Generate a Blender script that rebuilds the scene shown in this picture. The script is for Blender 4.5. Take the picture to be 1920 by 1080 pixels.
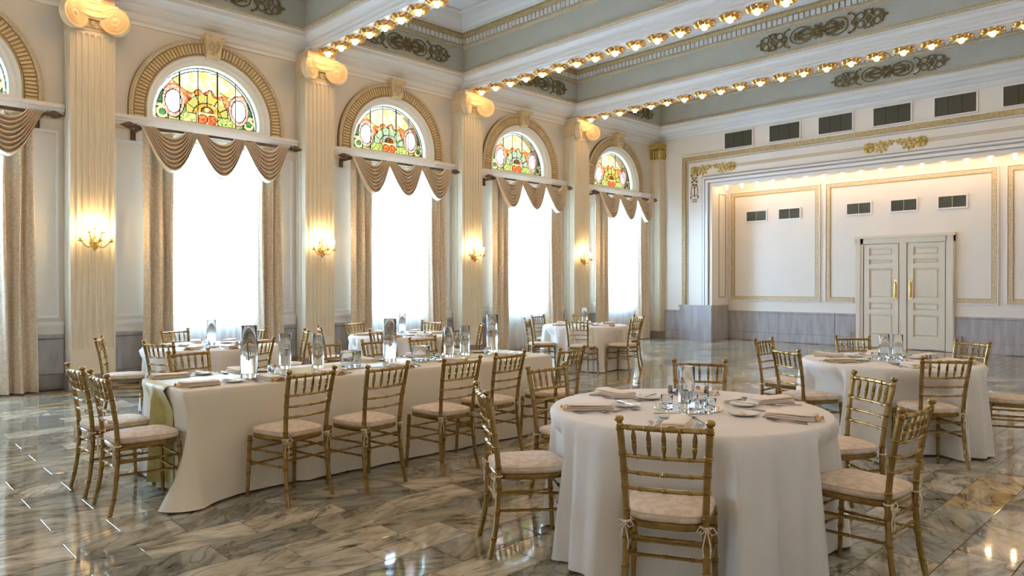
import bpy, bmesh, math, random
from math import pi, sin, cos, sqrt, radians, atan2, hypot
from mathutils import Vector, Matrix, Euler
random.seed(7)
for o in list(bpy.data.objects): bpy.data.objects.remove(o)
S = bpy.context.scene
COL = S.collection

# ------------------------------------------------------------------ camera
CX, CH, YAW, PITCH = 11.838, 1.49, radians(45.98), radians(-0.24)
cam = bpy.data.cameras.new('camera'); cam.sensor_width = 36; cam.lens = 1334.2/1920*36
cam.clip_start = .05; cam.clip_end = 200
co = bpy.data.objects.new('camera', cam); COL.objects.link(co)
co.location = (CX, 0, CH); co.rotation_euler = (pi/2+PITCH, 0, YAW)
S.camera = co

# ------------------------------------------------------------------ world, light, exposure
W = bpy.data.worlds.new('daylight'); S.world = W; W.use_nodes = True
bg = W.node_tree.nodes['Background']
bg.inputs[0].default_value = (.48, .71, 1.0, 1); bg.inputs[1].default_value = 37.0
BULB, SCONCE, STAGEB = 66.0, 300.0, 70.0
S.view_settings.view_transform = 'Standard'; S.view_settings.look = 'None'
S.view_settings.gamma = 1; S.view_settings.use_curve_mapping = False
S.view_settings.exposure = 0.24

# ------------------------------------------------------------------ room numbers (metres)
WX = 12.68                      # room width; window wall is x = 0
YK = lambda k: 2.77+3.58*k      # column centres
YB = 17.2                       # front face of the stage wall
YR = 18.05                      # back of the shallow stage recess
YN = YK(-2)                     # wall behind
BAYS = [-2, -1, 0, 1, 2, 3]     # bay k lies between column k and k+1
MID = WX/2

def portal(x, y, z, sx, sz, out):
    l = bpy.data.lights.new('window_daylight', 'AREA'); l.shape = 'RECTANGLE'; l.size = sx; l.size_y = sz
    l.cycles.is_portal = True
    o = bpy.data.objects.new('window_daylight', l); COL.objects.link(o)
    o.location = (x, y, z); o.rotation_euler = (pi/2, 0, out); return o
for k in BAYS:
    portal(-.42, YK(k)+1.79, 2.28, 1.56, 2.72, pi/2)

# ------------------------------------------------------------------ materials
MT = {}
def nodes_of(name):
    m = bpy.data.materials.new(name); m.use_nodes = True; nt = m.node_tree
    MT[name] = m
    return m, nt, nt.nodes['Principled BSDF']
def N(nt, t, **k):
    n = nt.nodes.new(t)
    for a, v in k.items(): setattr(n, a, v)
    return n
def mat(name, c, rough=.5, metal=0., c2=None, scale=8., bump=0., bscale=60., spec=.5, stretch=None, detail=4, lo=.35, hi=.65):
    m, nt, b = nodes_of(name); L = nt.links.new
    b.inputs['Base Color'].default_value = (*c, 1); b.inputs['Roughness'].default_value = rough
    b.inputs['Metallic'].default_value = metal; b.inputs['Specular IOR Level'].default_value = spec
    tc = N(nt, 'ShaderNodeTexCoord'); src = tc.outputs['Object']
    if stretch:
        mp = N(nt, 'ShaderNodeMapping'); mp.inputs['Scale'].default_value = stretch; L(src, mp.inputs[0]); src = mp.outputs[0]
    if c2:
        n = N(nt, 'ShaderNodeTexNoise'); n.inputs['Scale'].default_value = scale; n.inputs['Detail'].default_value = detail
        r = N(nt, 'ShaderNodeValToRGB'); r.color_ramp.elements[0].position = lo; r.color_ramp.elements[1].position = hi
        r.color_ramp.elements[0].color = (*c, 1); r.color_ramp.elements[1].color = (*c2, 1)
        L(src, n.inputs['Vector']); L(n.outputs[0], r.inputs[0]); L(r.outputs[0], b.inputs['Base Color'])
    if bump:
        n = N(nt, 'ShaderNodeTexNoise'); n.inputs['Scale'].default_value = bscale; n.inputs['Detail'].default_value = 3
        bp = N(nt, 'ShaderNodeBump'); bp.inputs['Strength'].default_value = bump; bp.inputs['Distance'].default_value = .01
        L(src, n.inputs['Vector']); L(n.outputs[0], bp.inputs['Height']); L(bp.outputs[0], b.inputs['Normal'])
    return m
mat('wall_paint', (.69, .655, .585), .6, c2=(.67, .635, .565), scale=2)
mat('trim_white', (.76, .76, .745), .5)
mat('stage_paint', (.76, .725, .665), .55, c2=(.73, .70, .64), scale=1.5)
mat('column_cream', (.71, .635, .49), .5, c2=(.67, .60, .46), scale=3)
mat('capital_tan', (.74, .58, .36), .5, c2=(.68, .52, .31), scale=9, bump=.15, bscale=50)
mat('frieze_green', (.50, .505, .44), .6, c2=(.47, .475, .41), scale=3)
mat('ceiling_white', (.76, .78, .78), .6)
mat('gold_carved', (.60, .47, .24), .5, .25, c2=(.27, .20, .085), scale=55, bump=.8, bscale=70, detail=2)
mat('gold_pale', (.68, .58, .40), .5, .1, c2=(.42, .33, .19), scale=60, bump=.8, bscale=70, detail=2)
mat('arch_gold', (.66, .53, .31), .5, .1, c2=(.57, .44, .24), scale=14, bump=.3, bscale=90)
mat('arch_gold_dark', (.40, .30, .15), .55, .1, c2=(.34, .25, .12), scale=20)
mat('bronze_scroll', (.115, .09, .035), .45, .35, c2=(.20, .155, .06), scale=25)
mat('gilded_flower', (.62, .45, .13), .4, .4, c2=(.36, .25, .06), scale=30, bump=.3)
mat('line_shadow', (.40, .41, .43), .6)  # gray that paints the shade lines beside the stage mouldings
mat('line_gold', (.42, .33, .17), .5, .2)
mat('dado_marble', (.31, .30, .315), .22, c2=(.41, .40, .41), scale=3.2, stretch=(3, 3, .5), detail=8)
mat('base_marble', (.22, .20, .175), .25, c2=(.31, .285, .25), scale=4, detail=8)
mat('vent_dark', (.05, .055, .035), .5, c2=(.08, .08, .05), scale=30, stretch=(1, 1, 12))
mat('door_paint', (.66, .61, .50), .4, c2=(.63, .58, .47), scale=2)
mat('brass', (.66, .44, .15), .25, .9)
mat('rosette_gold', (.55, .34, .10), .32, .75)
mat('dark_metal', (.045, .035, .025), .4, .6)
mat('chair_gold', (.37, .235, .078), .27, .80, c2=(.27, .165, .048), scale=30, bump=.05, bscale=200)
mat('cushion', (.72, .62, .50), .7, c2=(.64, .50, .37), scale=22, bump=.15, bscale=120, lo=.46, hi=.54)
mat('piping', (.62, .53, .42), .7)
mat('tie_cord', (.66, .58, .45), .8)
mat('linen', (.78, .765, .735), .75, c2=(.755, .74, .705), scale=3, bump=.06, bscale=400)
mat('linen_ivory', (.77, .71, .585), .75, c2=(.74, .68, .55), scale=3, bump=.06, bscale=400)
mat('napkin', (.80, .70, .58), .8, c2=(.77, .66, .53), scale=10, bump=.05, bscale=400)
mat('napkin_gold', (.72, .52, .28), .8, c2=(.68, .48, .25), scale=10)
mat('runner_gold', (.53, .46, .17), .5, c2=(.46, .39, .13), scale=10, stretch=(1, 6, 6))
mat('china', (.82, .82, .80), .12)
mat('silver', (.34, .34, .37), .18, 1.0)
mat('mirror', (.86, .88, .88), .01, 1.0)
mat('wood_under', (.20, .13, .07), .6)
mat('rod_wood', (.10, .06, .035), .4, c2=(.06, .035, .02), scale=12)
mat('drape', (.69, .595, .46), .7, c2=(.60, .50, .37), scale=26, bump=.12, bscale=160, lo=.45, hi=.55)
mat('swag', (.70, .59, .45), .65, c2=(.66, .55, .41), scale=18, bump=.05, bscale=200)
mat('lead', (.02, .02, .02), .5, .3)
mat('candle', (.80, .74, .58), .5)
mat('grout', (.055, .045, .03), .8)

def m_floor():
    m, nt, b = nodes_of('floor_marble'); L = nt.links.new
    geo = N(nt, 'ShaderNodeNewGeometry'); sep = N(nt, 'ShaderNodeSeparateXYZ'); L(geo.outputs['Position'], sep.inputs[0])
    def M(op, a, b_=None):
        n = N(nt, 'ShaderNodeMath', operation=op)
        for i, v in enumerate((a, b_)):
            if v is None: continue
            if isinstance(v, (int, float)): n.inputs[i].default_value = v
            else: L(v, n.inputs[i])
        return n.outputs[0]
    row = M('FLOOR', M('DIVIDE', M('SUBTRACT', sep.outputs[0], .2), .3))
    odd = M('MULTIPLY', M('FLOORED_MODULO', row, 2.), .3)
    colm = M('FLOOR', M('DIVIDE', M('ADD', M('SUBTRACT', sep.outputs[1], .08), odd), .6))
    cmb = N(nt, 'ShaderNodeCombineXYZ'); L(row, cmb.inputs[0]); L(colm, cmb.inputs[1])
    wn = N(nt, 'ShaderNodeTexWhiteNoise', noise_dimensions='3D'); L(cmb.outputs[0], wn.inputs['Vector'])
    vm = N(nt, 'ShaderNodeVectorMath', operation='SCALE'); vm.inputs['Scale'].default_value = 37.
    L(wn.outputs['Color'], vm.inputs[0])
    rot = N(nt, 'ShaderNodeVectorRotate', rotation_type='Z_AXIS'); L(geo.outputs['Position'], rot.inputs['Vector'])
    L(M('MULTIPLY', M('SUBTRACT', wn.outputs['Value'], .5), 1.8), rot.inputs['Angle'])
    ad = N(nt, 'ShaderNodeVectorMath', operation='ADD'); L(rot.outputs[0], ad.inputs[0]); L(vm.outputs[0], ad.inputs[1])
    mp = N(nt, 'ShaderNodeMapping'); mp.inputs['Scale'].default_value = (6., 1.9, 1.); L(ad.outputs[0], mp.inputs[0])
    n1 = N(nt, 'ShaderNodeTexNoise'); n1.inputs['Scale'].default_value = 1.5; n1.inputs['Detail'].default_value = 9
    n1.inputs['Roughness'].default_value = .68; n1.inputs['Distortion'].default_value = .5; L(mp.outputs[0], n1.inputs['Vector'])
    r1 = N(nt, 'ShaderNodeValToRGB'); e = r1.color_ramp.elements
    e[0].position = .33; e[0].color = (.065, .062, .05, 1); e[1].position = .62; e[1].color = (.50, .47, .39, 1)
    k = r1.color_ramp.elements.new(.46); k.color = (.30, .285, .235, 1)
    L(n1.outputs[0], r1.inputs[0])
    n4 = N(nt, 'ShaderNodeTexNoise'); n4.inputs['Scale'].default_value = .55; n4.inputs['Detail'].default_value = 6; n4.inputs['Distortion'].default_value = 1.1
    L(mp.outputs[0], n4.inputs['Vector'])
    vein = M('ABSOLUTE', M('SUBTRACT', n4.outputs[0], .5))
    r4 = N(nt, 'ShaderNodeValToRGB'); r4.color_ramp.elements[0].position = 0; r4.color_ramp.elements[0].color = (.45, .44, .41, 1)
    r4.color_ramp.elements[1].position = .02; r4.color_ramp.elements[1].color = (1, 1, 1, 1); L(vein, r4.inputs[0])
    mv = N(nt, 'ShaderNodeMix', data_type='RGBA', blend_type='MULTIPLY'); mv.inputs[0].default_value = 1
    L(r1.outputs[0], mv.inputs[6]); L(r4.outputs[0], mv.inputs[7])
    # tint tile by tile, a few golden brown
    sp = N(nt, 'ShaderNodeSeparateColor'); L(wn.outputs['Color'], sp.inputs[0])
    r2 = N(nt, 'ShaderNodeValToRGB'); r2.color_ramp.interpolation = 'CONSTANT'; q = r2.color_ramp.elements
    q[0].position = 0; q[0].color = (.66, .69, .67, 1); q[1].position = .28; q[1].color = (1.08, 1.04, .95, 1)
    for ps, cc in ((.55, (.86, .85, .77, 1)), (.76, (1.32, 1.27, 1.16, 1)), (.94, (1.15, .85, .42, 1))):
        z = q.new(ps); z.color = cc
    L(sp.outputs[1], r2.inputs[0])
    mx = N(nt, 'ShaderNodeMix', data_type='RGBA', blend_type='MULTIPLY'); mx.inputs[0].default_value = 1
    L(mv.outputs[2], mx.inputs[6]); L(r2.outputs[0], mx.inputs[7]); L(mx.outputs[2], b.inputs['Base Color'])
    b.inputs['Roughness'].default_value = .05; b.inputs['IOR'].default_value = 1.95
    n3 = N(nt, 'ShaderNodeTexNoise'); n3.inputs['Scale'].default_value = 2.2; L(geo.outputs['Position'], n3.inputs['Vector'])
    bp = N(nt, 'ShaderNodeBump'); bp.inputs['Strength'].default_value = .05; bp.inputs['Distance'].default_value = .02
    L(n3.outputs[0], bp.inputs['Height']); L(bp.outputs[0], b.inputs['Normal'])
m_floor()

def emit(name, c, s):
    m = bpy.data.materials.new(name); m.use_nodes = True; nt = m.node_tree; nt.nodes.remove(nt.nodes['Principled BSDF'])
    e = nt.nodes.new('ShaderNodeEmission'); e.inputs[0].default_value = (*c, 1); e.inputs[1].default_value = s
    nt.links.new(e.outputs[0], nt.nodes['Material Output'].inputs[0]); MT[name] = m
emit('bulb_glow', (1., .64, .30), BULB)
emit('candle_glow', (1., .66, .30), SCONCE)
emit('stage_bulb_glow', (1., .66, .36), STAGEB)

def m_sheer():
    m = bpy.data.materials.new('sheer'); m.use_nodes = True; nt = m.node_tree; nt.nodes.remove(nt.nodes['Principled BSDF']); L = nt.links.new
    t = N(nt, 'ShaderNodeBsdfTransparent'); t.inputs[0].default_value = (.97, .98, 1, 1)
    tr = N(nt, 'ShaderNodeBsdfTranslucent'); tr.inputs[0].default_value = (.92, .94, .96, 1)
    d = N(nt, 'ShaderNodeBsdfDiffuse'); d.inputs[0].default_value = (.85, .87, .9, 1)
    a = N(nt, 'ShaderNodeMixShader'); a.inputs[0].default_value = .25; L(tr.outputs[0], a.inputs[1]); L(d.outputs[0], a.inputs[2])
    x = N(nt, 'ShaderNodeMixShader'); x.inputs[0].default_value = .5; L(t.outputs[0], x.inputs[1]); L(a.outputs[0], x.inputs[2])
    L(x.outputs[0], nt.nodes['Material Output'].inputs[0]); MT['sheer'] = m
m_sheer()
def m_glass(name='clear_glass'):
    m = bpy.data.materials.new(name); m.use_nodes = True; nt = m.node_tree; nt.nodes.remove(nt.nodes['Principled BSDF']); L = nt.links.new
    g = N(nt, 'ShaderNodeBsdfGlass'); g.inputs['IOR'].default_value = 1.45; g.inputs['Roughness'].default_value = 0; g.inputs[0].default_value = (.97, .985, 1, 1)
    L(g.outputs[0], nt.nodes['Material Output'].inputs[0]); MT[name] = m
m_glass()
def m_pane(name, c, c2=None, scale=9., lo=.42, hi=.58):
    m = bpy.data.materials.new(name); m.use_nodes = True; nt = m.node_tree; nt.nodes.remove(nt.nodes['Principled BSDF']); L = nt.links.new
    t = N(nt, 'ShaderNodeBsdfTransparent'); t.inputs[0].default_value = (*c, 1)
    g = N(nt, 'ShaderNodeBsdfGlossy'); g.inputs['Roughness'].default_value = .05
    x = N(nt, 'ShaderNodeMixShader'); x.inputs[0].default_value = .04
    if c2:
        tc = N(nt, 'ShaderNodeTexCoord'); n = N(nt, 'ShaderNodeTexNoise'); n.inputs['Scale'].default_value = scale; n.inputs['Detail'].default_value = 3
        r = N(nt, 'ShaderNodeValToRGB'); r.color_ramp.elements[0].position = lo; r.color_ramp.elements[1].position = hi
        r.color_ramp.elements[0].color = (*c, 1); r.color_ramp.elements[1].color = (*c2, 1)
        L(tc.outputs['Object'], n.inputs['Vector']); L(n.outputs[0], r.inputs[0]); L(r.outputs[0], t.inputs[0])
    L(t.outputs[0], x.inputs[1]); L(g.outputs[0], x.inputs[2]); L(x.outputs[0], nt.nodes['Material Output'].inputs[0]); MT[name] = m
m_pane('pane_clear', (.95, .97, .97))
m_pane('sg_border', (0.2392, 0.2087, 0.1247), (0.1595, 0.1644, 0.0916), 30)
m_pane('sg_sky', (0.0877, 0.0430, 0.0089), (0.0750, 0.0443, 0.0233), 7)
m_pane('sg_sky_mid', (0.0925, 0.0544, 0.0267), (0.0663, 0.0342, 0.0089), 8)
m_pane('sg_cloud', (0.0663, 0.0101, 0.0020), (0.0750, 0.0329, 0.0109), 11)
m_pane('sg_white', (0.1101, 0.0715, 0.0500), (0.0925, 0.0569, 0.0426), 12)
m_pane('sg_pink', (0.0574, 0.0171, 0.0099), (0.0750, 0.0342, 0.0178), 24)
m_pane('sg_arch', (0.0526, 0.0285, 0.0035), (0.0376, 0.0273, 0.0065), 10)
m_pane('sg_arch_blue', (0.0239, 0.0285, 0.0109), (0.0439, 0.0342, 0.0158), 10)
m_pane('sg_gold', (0.0615, 0.0240, 0.0025), (0.0439, 0.0171, 0.0020), 14)
m_pane('sg_gold_blue', (0.0312, 0.0285, 0.0248), (0.0439, 0.0171, 0.0035), 14)
m_pane('sg_brown', (0.0080, 0.0032, 0.0005), (0.0223, 0.0069, 0.0010), 20)
m_pane('sg_flower', (0.0439, 0.0020, 0.0015), (0.0750, 0.0159, 0.0020), 26, .45, .55)
m_pane('sg_leaf', (0.0679, 0.0430, 0.0079), (0.0087, 0.0159, 0.0030), 30, .46, .54)
m_pane('sg_green', (0.0048, 0.0095, 0.0020), (0.0096, 0.0171, 0.0065), 16)
m_pane('sg_cream', (0.0877, 0.0544, 0.0144), (0.0702, 0.0430, 0.0109), 20)

# ------------------------------------------------------------------ mesh helpers
class MB:
    def __init__(s): s.v = []; s.f = []
    def add(s, v, f):
        o = len(s.v); s.v += [tuple(p) for p in v]; s.f += [tuple(i+o for i in q) for q in f]; return s
    def box(s, x0, x1, y0, y1, z0, z1):
        return s.add([(x0, y0, z0), (x1, y0, z0), (x1, y1, z0), (x0, y1, z0), (x0, y0, z1), (x1, y0, z1), (x1, y1, z1), (x0, y1, z1)],
                     [(0, 3, 2, 1), (4, 5, 6, 7), (0, 1, 5, 4), (1, 2, 6, 5), (2, 3, 7, 6), (3, 0, 4, 7)])
    def cbox(s, x0, x1, y0, y1, z0, z1, c):
        """box with a chamfered front (towards +x)"""
        v = []
        for x, i in ((x0, 0), (x1-c, 0), (x1, c)):
            v += [(x, y0+i, z0+i), (x, y1-i, z0+i), (x, y1-i, z1-i), (x, y0+i, z1-i)]
        f = [(3, 2, 1, 0), (8, 9, 10, 11)]
        for r in (0, 4):
            for i in range(4): f.append((r+i, r+(i+1) % 4, r+4+(i+1) % 4, r+4+i))
        return s.add(v, f)
    def tube(s, pts, rad, n=8, caps=True, up=None):
        pts = [Vector(p) for p in pts]; m = len(pts)
        rad = rad if isinstance(rad, (list, tuple)) else [rad]*m
        t0 = (pts[1]-pts[0]).normalized()
        a = up or (Vector((0, 0, 1)) if abs(t0.z) < .9 else Vector((1, 0, 0)))
        nrm = (a-t0*a.dot(t0)).normalized(); v = []; f = []
        for i, q in enumerate(pts):
            t = (pts[min(i+1, m-1)]-pts[max(i-1, 0)])
            t = t.normalized() if t.length > 1e-9 else t0
            nrm = (nrm-t*nrm.dot(t)); nrm = nrm.normalized() if nrm.length > 1e-6 else t.orthogonal().normalized()
            b = t.cross(nrm)
            for j in range(n):
                an = 2*pi*j/n; v.append(q+(nrm*cos(an)+b*sin(an))*rad[i])
        for i in range(m-1):
            for j in range(n):
                f.append((i*n+j, i*n+(j+1) % n, (i+1)*n+(j+1) % n, (i+1)*n+j))
        if caps: f.append(tuple(range(n-1, -1, -1))); f.append(tuple((m-1)*n+j for j in range(n)))
        return s.add(v, f)
    def lathe(s, prof, n=24, c=(0, 0, 0), mtx=None, closed=False):
        v = []; f = []
        for r, z in prof:
            for j in range(n):
                a = 2*pi*j/n; v.append(Vector((r*cos(a), r*sin(a), z)))
        m = len(prof)
        for i in range(m if closed else m-1):
            k = (i+1) % m
            for j in range(n): f.append((i*n+j, i*n+(j+1) % n, k*n+(j+1) % n, k*n+j))
        if not closed:
            if prof[0][0] > 1e-6: f.append(tuple(range(n-1, -1, -1)))
            if prof[-1][0] > 1e-6: f.append(tuple((m-1)*n+j for j in range(n)))
        if mtx: v = [mtx @ p for p in v]
        return s.add([p+Vector(c) for p in v], f)
    def grid(s, fn, nu, nv):
        v = [fn(i/nu, j/nv) for j in range(nv+1) for i in range(nu+1)]
        f = [(j*(nu+1)+i, j*(nu+1)+i+1, (j+1)*(nu+1)+i+1, (j+1)*(nu+1)+i) for j in range(nv) for i in range(nu)]
        return s.add(v, f)
    def ell(s, c, r, n=8, m=5, mtx=None):
        prof = [(sin(pi*i/m), -cos(pi*i/m)) for i in range(m+1)]
        t = MB().lathe([(max(a, 1e-4), b) for a, b in prof], n)
        vv = [Vector((x*r[0], y*r[1], z*r[2])) for x, y, z in t.v]
        if mtx: vv = [mtx @ p for p in vv]
        return s.add([p+Vector(c) for p in vv], t.f)
    def ring_sweep(s, prof, path, closed=False):
        """prof: list of (d, z); path(d) -> list of (x, y) of the polyline shifted by d"""
        rows = [[(x, y, z) for x, y in path(d)] for d, z in prof]; n = len(rows[0]); v = sum(rows, []); f = []
        for i in range(len(rows)-1):
            for j in range(n if closed else n-1):
                k = (j+1) % n; f.append((i*n+j, i*n+k, (i+1)*n+k, (i+1)*n+j))
        return s.add(v, f)
    def data(s, name, m, smooth=False, fix=True):
        me = bpy.data.meshes.new(name); me.from_pydata(s.v, [], s.f); me.materials.append(MT[m])
        if fix:
            b = bmesh.new(); b.from_mesh(me); bmesh.ops.recalc_face_normals(b, faces=b.faces); b.to_mesh(me); b.free()
        if smooth:
            for p in me.polygons: p.use_smooth = True
            if smooth != 'all': me.set_sharp_from_angle(angle=radians(40))
        me.update(); return me
    def build(s, name, m, parent=None, smooth=False, fix=True): return link(name, s.data(name, m, smooth, fix), parent)
def link(name, me, parent=None, loc=None, rot=None):
    o = bpy.data.objects.new(name, me); COL.objects.link(o)
    if parent: o.parent = parent
    if loc is not None: o.location = loc
    if rot is not None: o.rotation_euler = rot if hasattr(rot, '__len__') else (0, 0, rot)
    return o
def tag(o, label=None, cat=None, group=None, kind=None):
    if label: o['label'] = label
    if cat: o['category'] = cat
    if group: o['group'] = group
    if kind: o['kind'] = kind
    return o
def thing(name, label, cat, loc=(0, 0, 0), rz=0., group=None):
    return tag(link(name, None, None, loc, rz), label, cat, group)
def struct(name, loc=(0, 0, 0), rz=0.):
    return tag(link(name, None, None, loc, rz), kind='structure')
def dup(o, parent=None):
    c = o.copy(); COL.objects.link(c); c.parent = parent
    for ch in list(o.children): dup(ch, c)
    return c
def place(proto, used, loc, rz, label=None, group=None):
    o = proto if not used else dup(proto)
    o.location = loc; o.rotation_euler = (0, 0, rz)
    if label: o['label'] = label
    if group: o['group'] = group
    return o

ORD = 'first second third fourth fifth sixth seventh eighth ninth tenth eleventh twelfth thirteenth fourteenth fifteenth sixteenth seventeenth eighteenth nineteenth twentieth twenty-first twenty-second twenty-third twenty-fourth twenty-fifth twenty-sixth twenty-seventh'.split()
# ================================================================== FLOOR
fl = MB().box(-.4, WX+.4, YN-.3, YR+.2, -.12, -.004).build('floor', 'grout'); tag(fl, kind='structure')
def tile_mesh(w, l):
    c = .0018; x, y = w/2-.0024, l/2-.0024; v = []
    for i, z in ((0, -.006), (0, -.0006), (c, 0)): v += [(-x+i, -y+i, z), (x-i, -y+i, z), (x-i, y-i, z), (-x+i, y-i, z)]
    f = [(8, 9, 10, 11)]
    for r in (0, 4):
        for i in range(4): f.append((r+i, r+(i+1) % 4, r+4+(i+1) % 4, r+4+i))
    return v, f
tv, tf = tile_mesh(.3, .6)
tdat = MB().add(tv, tf).data('floor_tile', 'floor_marble')
cells = []
for r in range(-1, 42):
    for q in range(int((YN)/.6)-1, int((YR)/.6)+2):
        x = .2+.3*r+.15; y = .08+.6*q+.3-(.3 if r % 2 else 0)
        if x < .1 or x > WX-.1 or y > YR-.2 or y < YN+.2: continue
        dx, dy = x-CX, y; d = dx*-sin(YAW)+dy*cos(YAW); u = dx*cos(YAW)+dy*sin(YAW)
        vis = d > 1.2 and abs(u/d) < .80 and CH/d < .5
        cells.append((0 if vis else 1, hypot(d, u), x, y))
cells.sort()
for i, (a, d, x, y) in enumerate(cells[:298]): link('floor_tile', tdat, fl, (x, y, 0))
rest = MB()
for a, d, x, y in cells[298:]: rest.add([(p[0]+x, p[1]+y, p[2]) for p in tv], tf)
tag(rest.build('floor_tiles', 'floor_marble', fl), kind='stuff')

# ================================================================== WALLS
HW, SILL, HEAD = .78, .92, 3.64        # window half width, sill, head
GR, GZ = .84, 4.215                    # lunette radius and centre height
def wall_bay(sgn=1):
    """one bay of the window wall as a slab with its two openings; x from 0 to -.4"""
    b = bmesh.new(); y0, y1 = -1.79, 1.79; z0, z1 = -.05, 7.1
    loops = [[(y0, z0), (y1, z0), (y1, z1), (y0, z1)], [(-HW, SILL), (HW, SILL), (HW, HEAD), (-HW, HEAD)]]
    arc = [(-.9, 4.1), (.9, 4.1)]+[(.9*cos(a), GZ+.9*sin(a)) for a in [pi*i/28 for i in range(29)]]
    loops.append(arc)
    ed = []
    for lp in loops:
        vs = [b.verts.new((0, y, z)) for y, z in lp]
        ed += [b.edges.new((vs[i], vs[(i+1) % len(vs)])) for i in range(len(vs))]
    bmesh.ops.triangle_fill(b, use_beauty=True, edges=ed)
    r = bmesh.ops.extrude_face_region(b, geom=list(b.faces))
    for v in r['geom']:
        if isinstance(v, bmesh.types.BMVert): v.co.x -= .4*sgn
    bmesh.ops.recalc_face_normals(b, faces=b.faces)
    me = bpy.data.meshes.new('wall_section'); b.to_mesh(me); b.free(); me.materials.append(MT['wall_paint']); return me
wl = struct('wall_left'); wr = struct('wall_right')
wm = wall_bay(1); wm2 = MB().box(0, .4, -1.79, 1.79, -.05, 7.1).data('wall_section', 'wall_paint')
for k in BAYS:
    link('wall_section', wm, wl, (0, YK(k)+1.79, 0)); link('wall_section', wm2, wr, (WX, YK(k)+1.79, 0))
yend = YK(4)
wend = MB().box(-.4, 0, yend, YR+.4, -.05, 7.1).data('wall_section', 'wall_paint')
link('wall_section', wend, wl); link('wall_section', wend, wr, (WX+.4, 0, 0))
wn_ = MB().box(-.4, WX+.4, YN-.3, YN, -.05, 7.1).build('wall_near', 'wall_paint'); tag(wn_, kind='structure')

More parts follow.
